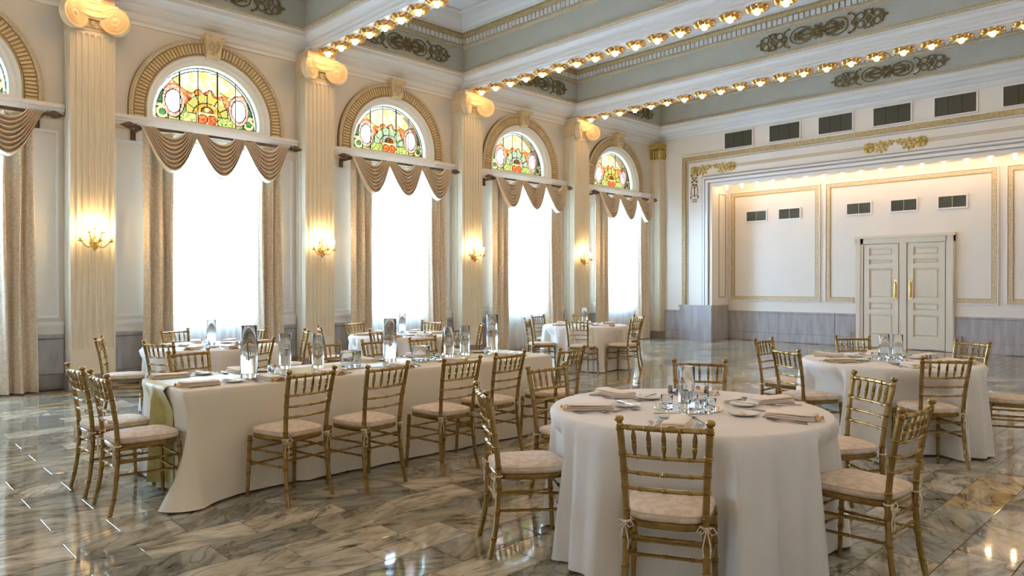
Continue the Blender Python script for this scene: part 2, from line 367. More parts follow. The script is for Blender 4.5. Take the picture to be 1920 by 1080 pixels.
# ---- wall trim between columns: dado slabs, chair rail, string course, panel frames
def bay_trim():
    root = struct('trim_1')
    for y0, y1 in ((-1.49, -.80), (.80, 1.49)):
        MB().cbox(0, .035, y0, y1, .22, .72, .006).build('dado_slab', 'dado_marble', root)
        MB().cbox(0, .05, y0, y1, .725, .79, .012).build('dado_cap', 'dado_marble', root)
        MB().cbox(0, .05, y0, y1, 0, .215, .008).build('base_slab', 'base_marble', root)
        m = MB(); m.box(0, .03, y0, y1, .79, .90); m.box(0, .055, y0, y1, .90, .945); m.box(0, .04, y0, y1, .945, .965); m.build('chair_rail', 'trim_white', root)
        m = MB(); a, c = y0+.06, y1-.06
        for q in ((a, c, 1.02, 1.05), (a, c, 3.66, 3.69), (a, a+.03, 1.05, 3.66), (c-.03, c, 1.05, 3.66)): m.box(0, .018, *q)
        m.build('panel_frame', 'trim_white', root)
    m = MB()
    for y0, y1 in ((-1.49, -.98), (.98, 1.49)):
        m.box(0, .05, y0, y1, 3.92, 3.96); m.box(0, .10, y0, y1, 3.96, 4.00); m.box(0, .13, y0, y1, 4.0, 4.055)
    m.build('string_course', 'trim_white', root)
    m = MB(); m.box(0, .035, -1.49, 1.49, 3.865, 3.92); m.build('carved_band', 'gold_pale', root)
    m = MB(); m.box(-.1, .05, -.98, .98, 3.93, 4.02); m.box(-.1, .08, -.98, .98, 4.02, 4.075); m.box(-.2, .03, -.9, .9, 4.06, 4.11); m.build('lunette_sill', 'trim_white', root)
    # white splayed arch inside the gold one
    m = MB(); prof = [(1.00, .06), (.985, .075), (.95, .06), (.93, .03), (.90, .03), (.89, -.02), (.86, -.05), (.855, -.16), (.83, -.16), (.83, -.2)]
    na = 40
    def P(i, r): a = pi*i/na; return (r*cos(a), GZ+r*sin(a))
    v = []; f = []
    for r, x in prof:
        row = [(x, r, 4.06)]+[(x, *P(i, r)) for i in range(na+1)]+[(x, -r, 4.06)]; v += row
    n = na+3
    for i in range(len(prof)-1):
        for j in range(n-1): f.append((i*n+j, i*n+j+1, (i+1)*n+j+1, (i+1)*n+j))
    m.add(v, f); m.build('arch_reveal', 'trim_white', root, True)
    # gold archivolt: outer rope, body, and radial reeds
    m = MB(); v = []; f = []; prof = [(1.245, 0), (1.245, .075), (1.215, .10), (1.185, .085), (1.175, .05), (1.02, .05), (1.01, .075), (.99, .075), (.99, 0)]
    for r, x in prof:
        row = [(x, r, 4.06)]+[(x, *P(i, r)) for i in range(na+1)]+[(x, -r, 4.06)]; v += row
    for i in range(len(prof)-1):
        for j in range(n-1): f.append((i*n+j, i*n+j+1, (i+1)*n+j+1, (i+1)*n+j))
    m.add(v, f); ar = m.build('archivolt', 'arch_gold_dark', root, True)
    m = MB(); v = []; f = []
    for r, x in prof[:5]:
        row = [(x+.002, r*1.0, 4.06)]+[(x+.002, *P(i, r)) for i in range(na+1)]+[(x+.002, -r, 4.06)]; v += row
    for i in range(4):
        for j in range(n-1): f.append((i*n+j, i*n+j+1, (i+1)*n+j+1, (i+1)*n+j))
    m.add(v, f); m.build('rope_edge', 'gold_pale', ar, True)
    m = MB(); nr = 62
    for i in range(nr+6):
        if i < 3: z = 4.08+.055*i; pts = lambda r, w, z=z: (r, z+w)
        elif i >= nr+3: z = 4.08+.055*(i-nr-3); pts = lambda r, w, z=z: (-r, z+w)
        else:
            a = pi*(i-3+.5)/nr; pts = lambda r, w, a=a: (r*cos(a)-w*sin(a), GZ+r*sin(a)+w*cos(a))
        v = []
        for r in (1.025, 1.165):
            for w, x in ((-.019, .05), (-.013, .078), (.013, .078), (.019, .05)): v.append((x, *pts(r, w)))
        m.add(v, [(0, 1, 5, 4), (1, 2, 6, 5), (2, 3, 7, 6), (0, 3, 2, 1), (4, 5, 6, 7)])
    tag(m.build('reed', 'arch_gold', ar), kind='stuff')
    # keystone: tapering scroll bracket with a leaf
    ks = MB(); v = []
    for z, w, x in ((5.17, .10, .10), (5.20, .115, .16), (5.26, .11, .17), (5.36, .125, .16), (5.44, .14, .19), (5.47, .16, .22), (5.52, .165, .24), (5.525, .165, .2)):
        v += [(0, -w, z), (x, -w, z), (x+.025, -w*.45, z), (x+.025, w*.45, z), (x, w, z), (0, w, z)]
    f = []
    for i in range(7):
        for j in range(5): f.append((i*6+j, i*6+j+1, (i+1)*6+j+1, (i+1)*6+j))
    f += [tuple(range(5, -1, -1)), tuple(42+j for j in range(6))]
    ks.add(v, f); k_ = ks.build('keystone', 'arch_gold', root)
    m = MB()
    for s in (-1, 1):
        m.tube([(.19, s*.02, 5.24), (.20, s*.06, 5.30), (.205, s*.085, 5.37), (.21, s*.05, 5.42), (.215, s*.02, 5.38)], [.01, .018, .018, .014, .006], 6)
        m.tube([(.225, s*.04, 5.49), (.24, s*.09, 5.5), (.24, s*.12, 5.48)], [.02, .022, .012], 6)
    m.ell((.20, 0, 5.30), (.02, .03, .07)); m.ell((.19, 0, 5.22), (.03, .05, .03))
    m.build('keystone_leaf', 'gold_pale', k_, True)
    return root
bt = bay_trim(); bt.location = (0, YK(-2)+1.79, 0)
for i, k in enumerate(BAYS[1:]): c = dup(bt); c.location = (0, YK(k)+1.79, 0); c.name = 'trim_%d' % (i+2)

# ---- windows: sash, panes, stained lunette
def stained():
    cs = .0135; nx = int(GR*2/cs)+2; nz = int((GR+.11)/cs)+1; z0 = 4.11
    COLS = (-.44, -.15, .17, .47)
    def cls(y, z):
        r = hypot(y, max(z-GZ, 0)); e = GR-r if z > GZ else GR-abs(y)
        if e < 0: return None
        e = min(e, z-z0)
        col = sum(y > c for c in COLS)
        if e < .045: return ('sg_border', 10+(col if z > z0+.06 else 5+col))
        h = z-z0; s = 'l' if y < 0 else 'r'; ay = abs(y)
        o = hypot((ay-.53)/.125, (h-.335)/.185)
        if o < 1: return ('sg_white', s)
        if o < 1.38: return ('sg_pink', s)
        if h < .30 and ay > .63:
            q = hypot(ay-.70, h-.13)
            return ('sg_cream', s) if .055 < q < .095 or .02 < h-.20 < .05 else ('sg_green', s)
        if ay > .60 and h < .50: return ('sg_green', s+'t')
        c = hypot(y, h-.15)
        if h < .21 and ay < .17: return ('sg_flower', s) if hypot(ay-.075, h-.11) < .085 else ('sg_cream', 'm'+s)
        if h < .19 or (h < .30 and ay > .34): return ('sg_leaf', s+str(col))
        if hypot(y/1.15, h-.24) < .085: return ('sg_brown', 0)
        if c < .235: return ('sg_gold', s)
        if c < .37: return ('sg_arch', int(atan2(h-.15, y)/(pi/6)))
        if c < .37+.06+.035*sin(y*31) and h > .15: return ('sg_flower', 'c%d' % col) if sin(y*43+h*17) > .2 else ('sg_cloud', 'a%d' % col)
        if h < .56+.07*sin(y*9+1)+.10*ay and ay > .2: return ('sg_cloud', col)
        return ('sg_sky_mid' if col == 2 else 'sg_sky', col)
    lab = {}
    for i in range(nx):
        for j in range(nz):
            lab[i, j] = cls(-GR-cs/2+(i+.5)*cs, z0+(j+.5)*cs)
    parts = {}
    for (i, j), k in lab.items():
        if k is None: continue
        nb = [lab.get((i+1, j), k), lab.get((i, j+1), k)]
        y = -GR-cs/2+(i+.5)*cs
        bar = any(abs(y-c) < cs*.5 for c in COLS)
        if bar or any(q is not None and q != k and q[0] not in ('sg_cloud',) for q in nb) and k[0] not in ('sg_cream',): parts.setdefault(('lead', 0), []).append((i, j))
        parts.setdefault(k, []).append((i, j))
    out = []
    for k, cl in parts.items():
        m = MB(); ids = {}
        x = .006 if k[0] == 'lead' else 0
        for i, j in cl:
            q = []
            for a, b in ((i, j), (i+1, j), (i+1, j+1), (i, j+1)):
                if (a, b) not in ids: ids[a, b] = len(m.v); m.v.append((x, -GR-cs/2+a*cs, z0+b*cs))
                q.append(ids[a, b])
            m.f.append(tuple(q))
        out.append((k, m))
    return out
SG = stained()
SGD = {}
def window(n, k, blue, left=True):
    w = struct('window_%d' % n, (0 if left else WX, YK(k)+1.79, 0), 0 if left else pi)
    m = MB(); x0, x1 = -.30, -.24
    for q in ((-HW, -HW+.07, SILL, HEAD), (HW-.07, HW, SILL, HEAD), (-HW, HW, SILL, SILL+.08), (-HW, HW, HEAD-.08, HEAD), (-HW, HW, 2.02, 2.10), (-.02, .02, SILL, HEAD)): m.box(x0, x1, *q)
    link('sash_frame', SGD.setdefault('sash', m.data('sash_frame', 'trim_white')), w)
    for i, (a, b, c, d) in enumerate(((-HW+.07, -.02, SILL+.08, 2.02), (.02, HW-.07, SILL+.08, 2.02), (-HW+.07, -.02, 2.10, HEAD-.08), (.02, HW-.07, 2.10, HEAD-.08))):
        me = SGD.get(('pane', i))
        if not me: me = SGD[('pane', i)] = MB().box(-.272, -.268, a, b, c, d).data('window_pane', 'pane_clear')
        link('window_pane', me, w)
    for kk, m in SG:
        mn = kk[0]
        if blue and mn in ('sg_arch', 'sg_gold'): mn += '_blue'
        key = (kk, mn)
        if key not in SGD: SGD[key] = m.data('lead_came' if mn == 'lead' else 'stained_glass', mn, fix=False)
        link('lead_came' if mn == 'lead' else 'stained_glass', SGD[key], w, (-.13, 0, 0))
    return w
for i, k in enumerate(BAYS): window(i+1, k, k in (1, 2))

# ================================================================== PILASTERS
def shaft_mesh():
    m = MB(); wy, x1 = .285, .35
    r = .030; z0, z1 = .56, 5.07
    ys = [-.234+.078*i for i in range(7)]
    def section(z):
        d = min(z-z0, z1-z); s = 0 if d <= 0 else (1 if d >= r else sqrt(max(r*r-(r-d)**2, 0))/r)
        pts = [(0, -wy)]
        for xx in (.09, .20):
            for t in range(5):
                a = pi*t/4; pts.append((xx-.028*cos(a), -wy+.024*s*sin(a)))
        pts.append((x1, -wy))
        for y in ys:
            for t in range(7):
                a = pi*t/6; pts.append((x1-.026*s*sin(a), y-r*cos(a)*(s if s > .05 else .05)))
        pts.append((x1, wy))
        for xx in (.20, .09):
            for t in range(5):
                a = pi*t/4; pts.append((xx+.028*cos(a), wy-.024*s*sin(a)))
        pts.append((0, wy))
        return pts
    zs = [.215, z0, z0+.003, z0+.01, z0+.02, z0+r, 2.8, z1-r, z1-.02, z1-.01, z1-.003, z1, 5.16]
    rows = [section(z) for z in zs]; n = len(rows[0])
    v = [(x, y, z) for z, rw in zip(zs, rows) for x, y in rw]; f = []
    for i in range(len(zs)-1):
        for j in range(n-1): f.append((i*n+j, i*n+j+1, (i+1)*n+j+1, (i+1)*n+j))
    m.add(v, f); return m.data('shaft', 'column_cream', True)
def volute_mesh():
    prof = [(1e-4, .062), (.016, .060), (.026, .052), (.030, .040), (.045, .036)]
    for r in (.062, .084, .108, .134): prof += [(r, .034), (r+.004, .046), (r+.012, .046), (r+.016, .036)]
    prof += [(.168, .036), (.178, .052), (.192, .05), (.196, .03), (.19, -.06), (.16, -.07), (1e-4, -.07)]
    return MB().lathe(prof, 36).data('volute', 'capital_tan', True)
def pilaster():
    root = thing('pilaster', '', 'column')
    pl = MB(); pl.cbox(0, .38, -.315, .315, 0, .215, .012); pl.build('plinth', 'base_marble', root)
    link('shaft', shaft_mesh(), root)
    cp = MB()                                        # bell of the capital with the sagging front channel
    cp.box(0, .36, -.29, .29, 5.12, 5.47); cp.box(.36, .42, -.24, .24, 5.27, 5.46)
    body = cp.build('capital', 'capital_tan', root)
    m = MB()
    def band(u, v):
        y = -.26+.52*u; c = cos(pi*(u-.5)); sag = .06*c
        x = .50-.07*c; zt = 5.462-sag*.45; zb = 5.345-sag
        prof = [(zt, -.07), (zt, 0), (zt-.02, .012), (zt-.045, .0), (zt-.05, -.012), (zb+.045, -.012), (zb+.04, 0), (zb+.015, .012), (zb, 0), (zb, -.12)]
        q = prof[round(v*(len(prof)-1))]; return (x+q[1], y, q[0])
    m.grid(band, 16, 9); m.build('channel', 'capital_tan', body, True)
    m = MB(); m.box(0, .37, -.29, .29, 5.155, 5.175)
    for i in range(5): m.ell((.375, -.20+.10*i, 5.215), (.04, .038, .045))
    for i in range(14): m.ell((.37, -.26+.04*i, 5.165), (.016, .016, .014), 6, 4)
    m.build('egg_and_dart', 'gold_pale', body, True)
    m = MB()                                         # abacus with concave front
    pts = [(0, -.29), (.47, -.30)]+[(.47-.07*cos(pi*(t-.5)), -.30+.60*t) for t in [i/10 for i in range(1, 10)]]+[(.47, .30), (0, .29)]
    n = len(pts); v = [(x, y, z) for z in (5.462, 5.51) for x, y in pts]
    m.add(v, [tuple(range(n-1, -1, -1)), tuple(range(n, 2*n))]+[(i, (i+1) % n, n+(i+1) % n, n+i) for i in range(n)])
    m.box(0, .42, -.27, .27, 5.50, 5.60); m.build('abacus', 'capital_tan', body)
    vm = volute_mesh()
    for s in (-1, 1):
        ph = -s*radians(30)                           # disc normal turned towards the middle
        link('volute', vm, root, (.475, s*.262, 5.275), Matrix.Rotation(ph, 3, 'Z').to_4x4().to_3x3() .__matmul__(Matrix.Rotation(pi/2, 3, 'Y')).to_euler())
    return root
pil = pilaster()
PLAB = {-1: 'white fluted wall column between the two windows furthest from the stage', 0: 'fluted cream column with scroll capital, fifth from the stage corner',
        1: 'fluted cream column with scroll capital, fourth from the stage corner', 2: 'fluted cream column with scroll capital, third from the stage corner',
        3: 'fluted cream column with scroll capital, next to the window nearest the stage'}
PLAB[-1] = 'fluted cream column with scroll capital, sixth from the stage corner'
for i, k in enumerate((0, 1, 2, 3, -1)):
    place(pil, i > 0, (0, YK(k), 0), 0, PLAB[k], 'fluted columns along the window wall')
# corner pilaster by the stage
cpil = thing('corner_pilaster', 'plain cream corner pilaster with gilded leaf capital beside the stage', 'column', (0, YB, 0))
m = MB(); m.box(0, .34, -.30, 0, 0, .19); m.build('plinth', 'base_marble', cpil)
m = MB(); m.box(0, .10, -.30, 0, .19, 5.05); m.box(.10, .30, -.26, 0, .19, 5.05)
for i in range(3): m.box(.30, .312, -.23+.075*i, -.185+.075*i, .56, 4.95)
m.build('shaft', 'column_cream', cpil)
m = MB(); m.box(0, .33, -.33, 0, 5.33, 5.42); m.box(0, .36, -.36, 0, 5.42, 5.46)
for i in range(4):
    for z, s in ((5.14, 1), (5.24, .8)): m.ell((.31, -.26+.075*i, z), (.05*s, .04, .09), 8, 5); m.ell((.04+.08*i, -.28, z), (.04, .05*s, .09), 8, 5)
m.ell((.30, -.27, 5.2), (.07, .07, .16)); m.build('leaf_capital', 'gilded_flower', cpil, True)

# ================================================================== CEILING
ZS, ZG = 5.60, 5.87              # beam soffit, lower gold line
ceil = struct('ceiling')
MB().box(-.4, WX+.4, YN-.3, YR+.4, 6.98, 7.3).build('ceiling_slab', 'ceiling_white', ceil)
# beams: stepped underside
def beam_prof(): return [(.17, ZS), (.17, ZS+.03), (.215, ZS+.035), (.215, ZS+.09), (.25, ZS+.10), (.25, ZS+.15), (.30, ZS+.165), (.335, ZS+.215), (.36, ZS+.22), (.36, ZG), (.38, ZG)]
m = MB(); pr = beam_prof(); full = [(-d, z) for d, z in reversed(pr)]+pr
v = [(x, d, z) for x in (0, WX) for d, z in full]; n = len(full)
m.add(v, [(i, i+1, n+i+1, n+i) for i in range(n-1)])
bd = m.data('ceiling_beam', 'trim_white')
for k in (-1, 0, 1, 2, 3): link('ceiling_beam', bd, ceil, (0, YK(k), 0))
# wall cornices
def cornice(zb): return [(0, zb), (.03, zb), (.03, zb+.05), (.07, zb+.07), (.10, zb+.12), (.10, zb+.15), (.17, zb+.17), (.24, zb+.215), (.24, zb+.24), (.33, zb+.26), (.40, zb+.31), (.46, zb+.33), (.46, ZG-.02), (.50, ZG)]
def extr(prof, fn, a, b):
    v = [fn(d, t, z) for t in (a, b) for d, z in prof]; n = len(prof); return v, [(i, i+1, n+i+1, n+i) for i in range(n-1)]
m = MB(); m.add(*extr(cornice(5.46), lambda d, t, z: (d, t, z), YN, YB)); m.build('cornice', 'trim_white', ceil)
m = MB(); m.add(*extr(cornice(5.46), lambda d, t, z: (WX-d, t, z), YN, YB)); m.build('cornice', 'trim_white', ceil)
cb = [(d, z if z > 5.7 else 5.56+(z-5.46)*.6) for d, z in cornice(5.46)]
m = MB(); m.add(*extr(cb, lambda d, t, z: (t, YB-d, z), 0, WX)); m.build('cornice', 'trim_white', ceil)
m = MB(); m.add(*extr(cornice(5.46), lambda d, t, z: (t, YN+d, z), 0, WX)); m.build('cornice', 'trim_white', ceil)
# coffers
cof_y = [(YN+.5, YK(-1)-.38)]+[(YK(k)+.38, YK(k+1)-.38) for k in (-1, 0, 1, 2)]+[(YK(3)+.38, YB-.5)]
for y0, y1 in cof_y:
    def path(d, y0=y0, y1=y1): return [(.5+d, y0+d), (WX-.5-d, y0+d), (WX-.5-d, y1-d), (.5+d, y1-d)]
    def sw(prof, name, mt):
        b = MB().ring_sweep(prof, path, True); return b.build(name, mt, ceil)
    sw([(-.03, ZG-.005), (.02, ZG-.005), (.035, ZG+.02), (.02, ZG+.06), (-.01, ZG+.065)], 'carved_moulding', 'gold_pale')
    sw([(-.01, ZG+.05), (-.01, 6.40)], 'frieze', 'frieze_green')
    sw([(-.01, 6.37), (.02, 6.385), (.03, 6.41), (.02, 6.445), (.02, 6.45)], 'carved_moulding', 'gold_pale')
    sw([(.015, 6.44), (.015, 6.56), (.05, 6.565)], 'dentil_bed', 'arch_gold_dark')
    sw([(.05, 6.56), (.075, 6.575), (.10, 6.62), (.10, 6.66), (.12, 6.665)], 'carved_moulding', 'gold_carved')
    sw([(.11, 6.66), (.16, 6.67), (.16, 6.70), (.22, 6.74), (.30, 6.84), (.34, 6.93), (.42, 6.93), (.42, 6.99)], 'cove', 'ceiling_white')
    dm = MB(); p = .105
    nx = int((WX-1.06)/p)
    for i in range(nx):
        x = .53+.02+p*i
        dm.box(x, x+.078, y0+.0, y0+.055, 6.452, 6.555); dm.box(x, x+.078, y1-.055, y1, 6.452, 6.555)
    for i in range(int((y1-y0-.06)/p)):
        y = y0+.05+p*i
        dm.box(.5, .555, y, y+.078, 6.452, 6.555); dm.box(WX-.555, WX-.5, y, y+.078, 6.452, 6.555)
    tag(dm.build('dentil', 'trim_white', ceil), kind='stuff')

# scrollwork ornaments on the friezes (local: u along, z up, x = thickness)
def scroll_mesh():
    m = MB(); R = .013
    def curve(fn, n=22, r=R):
        pts = [Vector((.012, *fn(i/n))) for i in range(n+1)]; m.tube(pts, r, 5)
    for s in (-1, 1):
        # big acanthus hoops beside the rosette
        curve(lambda t: (s*(.30+.20*cos(pi*2*t)*1.0), .155*sin(2*pi*t)), 30)
        for q in (-1, 1):
            curve(lambda t: (s*(.09+.26*t), q*(.02+.10*sin(pi*t))), 14, .012)
            curve(lambda t: (s*(.14+.20*t), q*(.12*(1-t)+.01)), 10, .010)
            curve(lambda t: (s*(.20+.22*t), q*(.14*(1-t)+.01)), 10, .009)
            curve(lambda t: (s*(.52+.07*sin(pi*t)+.05*t), q*(.17*(1-t)+.02)), 12)
            # looped strapwork round the lozenge
            curve(lambda t: (s*(.70+.065*cos(2*pi*t)), q*.075+.062*sin(2*pi*t)), 20)
            curve(lambda t: (s*(.83+.05*cos(2*pi*t)), q*(.115+.045*sin(2*pi*t))), 18)
            curve(lambda t: (s*(.965+.06*cos(2*pi*t)), q*.07+.06*sin(2*pi*t)), 20)
            m.ell((.012, s*.52, q*.17), (.012, .028, .02), 6, 4); m.ell((.012, s*.60, q*.135), (.012, .02, .022), 6, 4)
            m.ell((.012, s*.77, q*.15), (.012, .018, .02), 6, 4); m.ell((.012, s*.90, q*.15), (.012, .018, .02), 6, 4)
            m.ell((.012, s*1.045, q*.075), (.014, .026, .04), 6, 4)
            for j in range(5): m.ell((.013, s*(.17+.06*j), q*(.085-.008*j)), (.013, .036, .014), 6, 4, Matrix.Rotation(s*q*-.9, 3, 'X'))
        m.tube([(.012, s*.05, 0), (.012, s*.25, 0), (.012, s*.45, 0)], [.03, .022, .012], 6)
        m.ell((.012, s*.60, 0), (.012, .055, .03), 8, 4); m.ell((.012, s*.57, 0), (.012, .02, .05), 8, 4)
        m.add([(.018, s*.765, 0), (.018, s*.83, .075), (.018, s*.895, 0), (.018, s*.83, -.075)], [(0, 1, 2, 3)])
        m.ell((.012, s*1.09, 0), (.012, .065, .028), 8, 4); m.ell((.012, s*1.06, 0), (.012, .02, .06), 8, 4)
    for i in range(8):
        a = pi*i/4+pi/8; mt = Matrix.Rotation(a, 3, 'X')
        m.ell(mt @ Vector((.014, .085, 0)), (.016, .070, .036), 8, 4, mt)
    m.ell((.02, 0, 0), (.03, .06, .06), 10, 5)
    return m.data('scrollwork', 'bronze_scroll', True)
sc = scroll_mesh(); ZSC = 6.15
WINN = {3: 'the window nearest the stage', 2: 'the second window from the stage', 1: 'the third window from the stage', 0: 'the fourth window from the stage', -1: 'the fifth window from the stage'}
for k in (0, 1, 2, 3):
    y0, y1 = cof_y[k+2]
    o = link('scroll_ornament', sc, None, (.495, (y0+y1)/2, ZSC)); o.scale = (1, .92, .98)
    tag(o, 'dark bronze scrollwork panel on the frieze above '+WINN[k], 'ornament', 'bronze scrollwork on the ceiling frieze')
for i, (y0, y1) in enumerate(cof_y[2:]):
    o = link('scroll_ornament', sc, None, (MID, y1+.005, ZSC), -pi/2); o.scale = (1, 1.05, .98)
    tag(o, 'dark bronze scrollwork panel on the ' + ('stage wall cornice frieze' if i == 3 else 'side of the %s ceiling beam from the stage' % ('third', 'second', 'first')[i]), 'ornament', 'bronze scrollwork on the ceiling frieze')

# ---- rosette lights under the beams
def rosette():
    root = thing('rosette_light', '', 'ceiling light')
    m = MB()
    for i in range(8):
        a = 2*pi*i/8; mt = Matrix.Rotation(a, 3, 'Z') @ Matrix.Rotation(radians(-18), 3, 'Y')
        m.ell(Vector((cos(a)*.118, sin(a)*.118, -.035)), (.060, .046, .034), 8, 6, mt)
    m.lathe([(.03, -.05), (.055, -.045), (.075, -.02), (.08, 0)], 16)
    m.build('petal_plate', 'rosette_gold', root, True)
    m = MB(); m.lathe([(.02, -.03), (.022, -.055)], 10); m.build('socket', 'brass', root)
    m = MB(); m.ell((0, 0, -.075), (.047, .047, .045), 12, 8); m.build('bulb', 'bulb_glow', root, 'all')
    return root
ros = rosette(); first = True
RN = {3: 'first', 2: 'second', 1: 'third', 0: 'fourth', -1: 'fifth'}
for k in (3, 2, 1, 0, -1):
    for i in range(27):
        place(ros, not first, (.64+.4385*i, YK(k), ZS), 0, 'gold rosette light, %s from the windows under the %s beam from the stage' % (ORD[i], RN[k]), 'rosette lights under the %s beam' % RN[k]); first = False

# ================================================================== STAGE WALL
sw_ = struct('wall_back')
X0, X1, ZO = 1.79, WX-1.79, 4.15
m = MB(); m.box(-.4, X0, YB, YB+.3, -.05, 7.1); m.box(X1, WX+.4, YB, YB+.3, -.05, 7.1); m.box(X0, X1, YB, YB+.3, ZO, 7.1); m.build('proscenium', 'stage_paint', sw_)
m = MB(); m.box(X0-.2, X1+.2, YR, YR+.2, -.05, 4.6); m.box(X0-.2, X0, YB+.3, YR, -.05, 4.6); m.box(X1, X1+.2, YB+.3, YR, -.05, 4.6); m.build('recess_wall', 'stage_paint', sw_)
MB().box(X0-.2, X1+.2, YB+.3, YR, 4.36, 4.6).build('recess_ceiling', 'stage_paint', sw_)
def frame(b, x0, x1, z0, z1, w, y, d, bottom=True):
    b.box(x0, x0+w, y-d, y, z0, z1); b.box(x1-w, x1, y-d, y, z0, z1); b.box(x0+w, x1-w, y-d, y, z1-w, z1)
    if bottom: b.box(x0+w, x1-w, y-d, y, z0, z0+w)
    return b
pf = struct('trim_20')
frame(MB(), .89, WX-.89, .95, 5.02, .115, YB, .05, False).build('gold_border', 'gold_carved', pf)
frame(MB(), .865, WX-.865, .95, 5.045, .028, YB, .06, False).build('outer_bead', 'trim_white', pf)
frame(MB(), 1.04, WX-1.04, .95, 4.87, .02, YB, .02, False).build('inner_shadow_line', 'line_shadow', pf)  # thin strip, shade along the border painted gray
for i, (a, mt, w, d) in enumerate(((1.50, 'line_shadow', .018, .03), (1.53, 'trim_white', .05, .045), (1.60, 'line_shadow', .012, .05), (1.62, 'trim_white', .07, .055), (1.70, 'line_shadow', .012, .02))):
    frame(MB(), a, WX-a, .95, ZO+X0-a, w, YB, d, False).build('moulding_and_shadow_line', mt, pf)  # white mouldings, with painted gray shade lines between them
for z in (4.60, 4.63, 4.66):
    for a, b in ((2.47, 5.72), (6.97, WX-2.47)):
        MB().box(a, b, YB-.008, YB, z, z+.012).build('gilt_line', 'line_gold', pf)
# gilded flowers and sprays
def flower_mesh():
    m = MB()
    for sx in (-1, 1):
        for sz in (-1, 1): m.ell((sx*.052, -.02, sz*.052), (.055, .03, .055), 10, 6)
    for a in range(4): m.ell((.10*cos(a*pi/2), -.012, .10*sin(a*pi/2)), (.02, .015, .03), 6, 4)
    m.ell((0, -.035, 0), (.025, .025, .025), 8, 5); return m.data('flower', 'gilded_flower', True)
def spray_mesh():
    m = MB(); random.seed(3)
    m.tube([(.0, -.01, .02), (.12, -.01, .05), (.26, -.01, .03), (.36, -.01, .06)], .01, 5)
    m.tube([(.02, -.01, -.03), (.10, -.01, -.08), (.20, -.01, -.07)], .009, 5)
    for (x, z) in ((.05, .07), (.17, .06), (.08, -.05), (.10, .02), (.14, .10), (.20, .01), (.24, .08), (.29, .0), (.33, .10), (.37, .03), (.40, .08), (.06, -.09), (.12, -.04), (.16, -.12), (.21, -.05), (.25, -.09)):
        a = random.uniform(0, pi); m.ell((x, -.014, z), (.042, .018, .027), 7, 4, Matrix.Rotation(a, 3, 'Y'))
    return m.data('leaf_spray', 'gilded_flower', True)
flm, spm = flower_mesh(), spray_mesh()
def gild(x, sgn, lab, drop=0):
    o = thing('gilded_ornament', lab, 'ornament', (x, YB, 4.62), 0, 'gilded flowers on the stage frame')
    link('flower', flm, o); s = link('leaf_spray', spm, o, (.10*sgn, 0, 0)); s.scale = (sgn, 1, 1)
    return o
gild(5.80, 1, 'gilded four-petal flower mid stage frame, its leaf spray pointing away from the windows'); gild(6.88, -1, 'gilded four-petal flower mid stage frame, its leaf spray pointing to the windows')
gild(2.36, -1, 'gilded flower with leaf spray by the window-side corner of the stage frame'); gild(WX-2.36, 1, 'gilded flower with leaf spray by the far-side corner of the stage frame')
def drop_mesh():
    m = MB()
    for i, (x, z) in enumerate(((-.09, -.12), (.09, -.12), (-.05, -.20), (.05, -.20), (0, -.26), (-.07, -.30), (.07, -.30), (-.03, -.38), (.04, -.40), (0, -.46))): m.ell((x, -.012, z), (.038-.001*i, .014, .035), 7, 4)
    for s in (-1, 1):
        m.tube([(s*.06, -.01, -.35), (s*.10, -.01, -.50), (s*.11, -.01, -.62), (s*.05, -.01, -.68), (0, -.01, -.66)], .008, 5); m.ell((s*.11, -.012, -.72), (.022, .012, .05), 6, 4)
    m.tube([(0, -.01, -.5), (0, -.01, -.72)], .012, 5)
    for z in (-.80, -.85): m.box(-.07, .07, -.012, 0, z, z+.02)
    return m.data('pendant_drop', 'bronze_scroll', True)
dpm = drop_mesh()
for x, sg in ((1.26, 1), (WX-1.26, -1)):
    o = gild(x, sg, 'gilded flower with hanging drop in the %s corner of the stage frame' % ('window-side' if x < 5 else 'far-side')); link('pendant_drop', dpm, o)
# stage pier base, dado slabs
sd = struct('baseboard_back')
def dado_run(x0, x1, y, lens, h=.79):
    x = x0; i = 0
    while x < x1-.01:
        e = min(x+lens, x1)
        if x1-e < .3: e = x1
        def cb(a, b, z0, z1, d, nm, mt):
            v, f = MB().cbox(0, d, -b, -a, z0, z1, .006).v, None
            bb = MB().cbox(0, d, a, b, z0, z1, .006); bb.v = [(p[1], y-p[0], p[2]) for p in bb.v]; bb.build(nm, mt, sd)
        cb(x+.002, e-.002, .222, h-.05, .03, 'dado_slab', 'dado_marble'); cb(x+.002, e-.002, h-.048, h, .042, 'dado_cap', 'dado_marble'); cb(x+.002, e-.002, 0, .22, .04, 'base_slab', 'dado_marble')
        x = e
dado_run(.30, .83, YB, 1.0); dado_run(WX-.83, WX-.3, YB, 1.0)
for a in (.83, X1-.02):
    b = MB(); b.box(a, a+.98, YB-.07, YR-.03, .20, .88); b.box(a-.02, a+1.0, YB-.09, YR-.03, .88, .94); b.box(a-.01, a+.99, YB-.08, YR-.03, 0, .2); b.build('pier_base', 'dado_marble', sd)
dado_run(1.81, 5.20, YR, 1.45); dado_run(7.32, X1-.02, YR, 1.45)
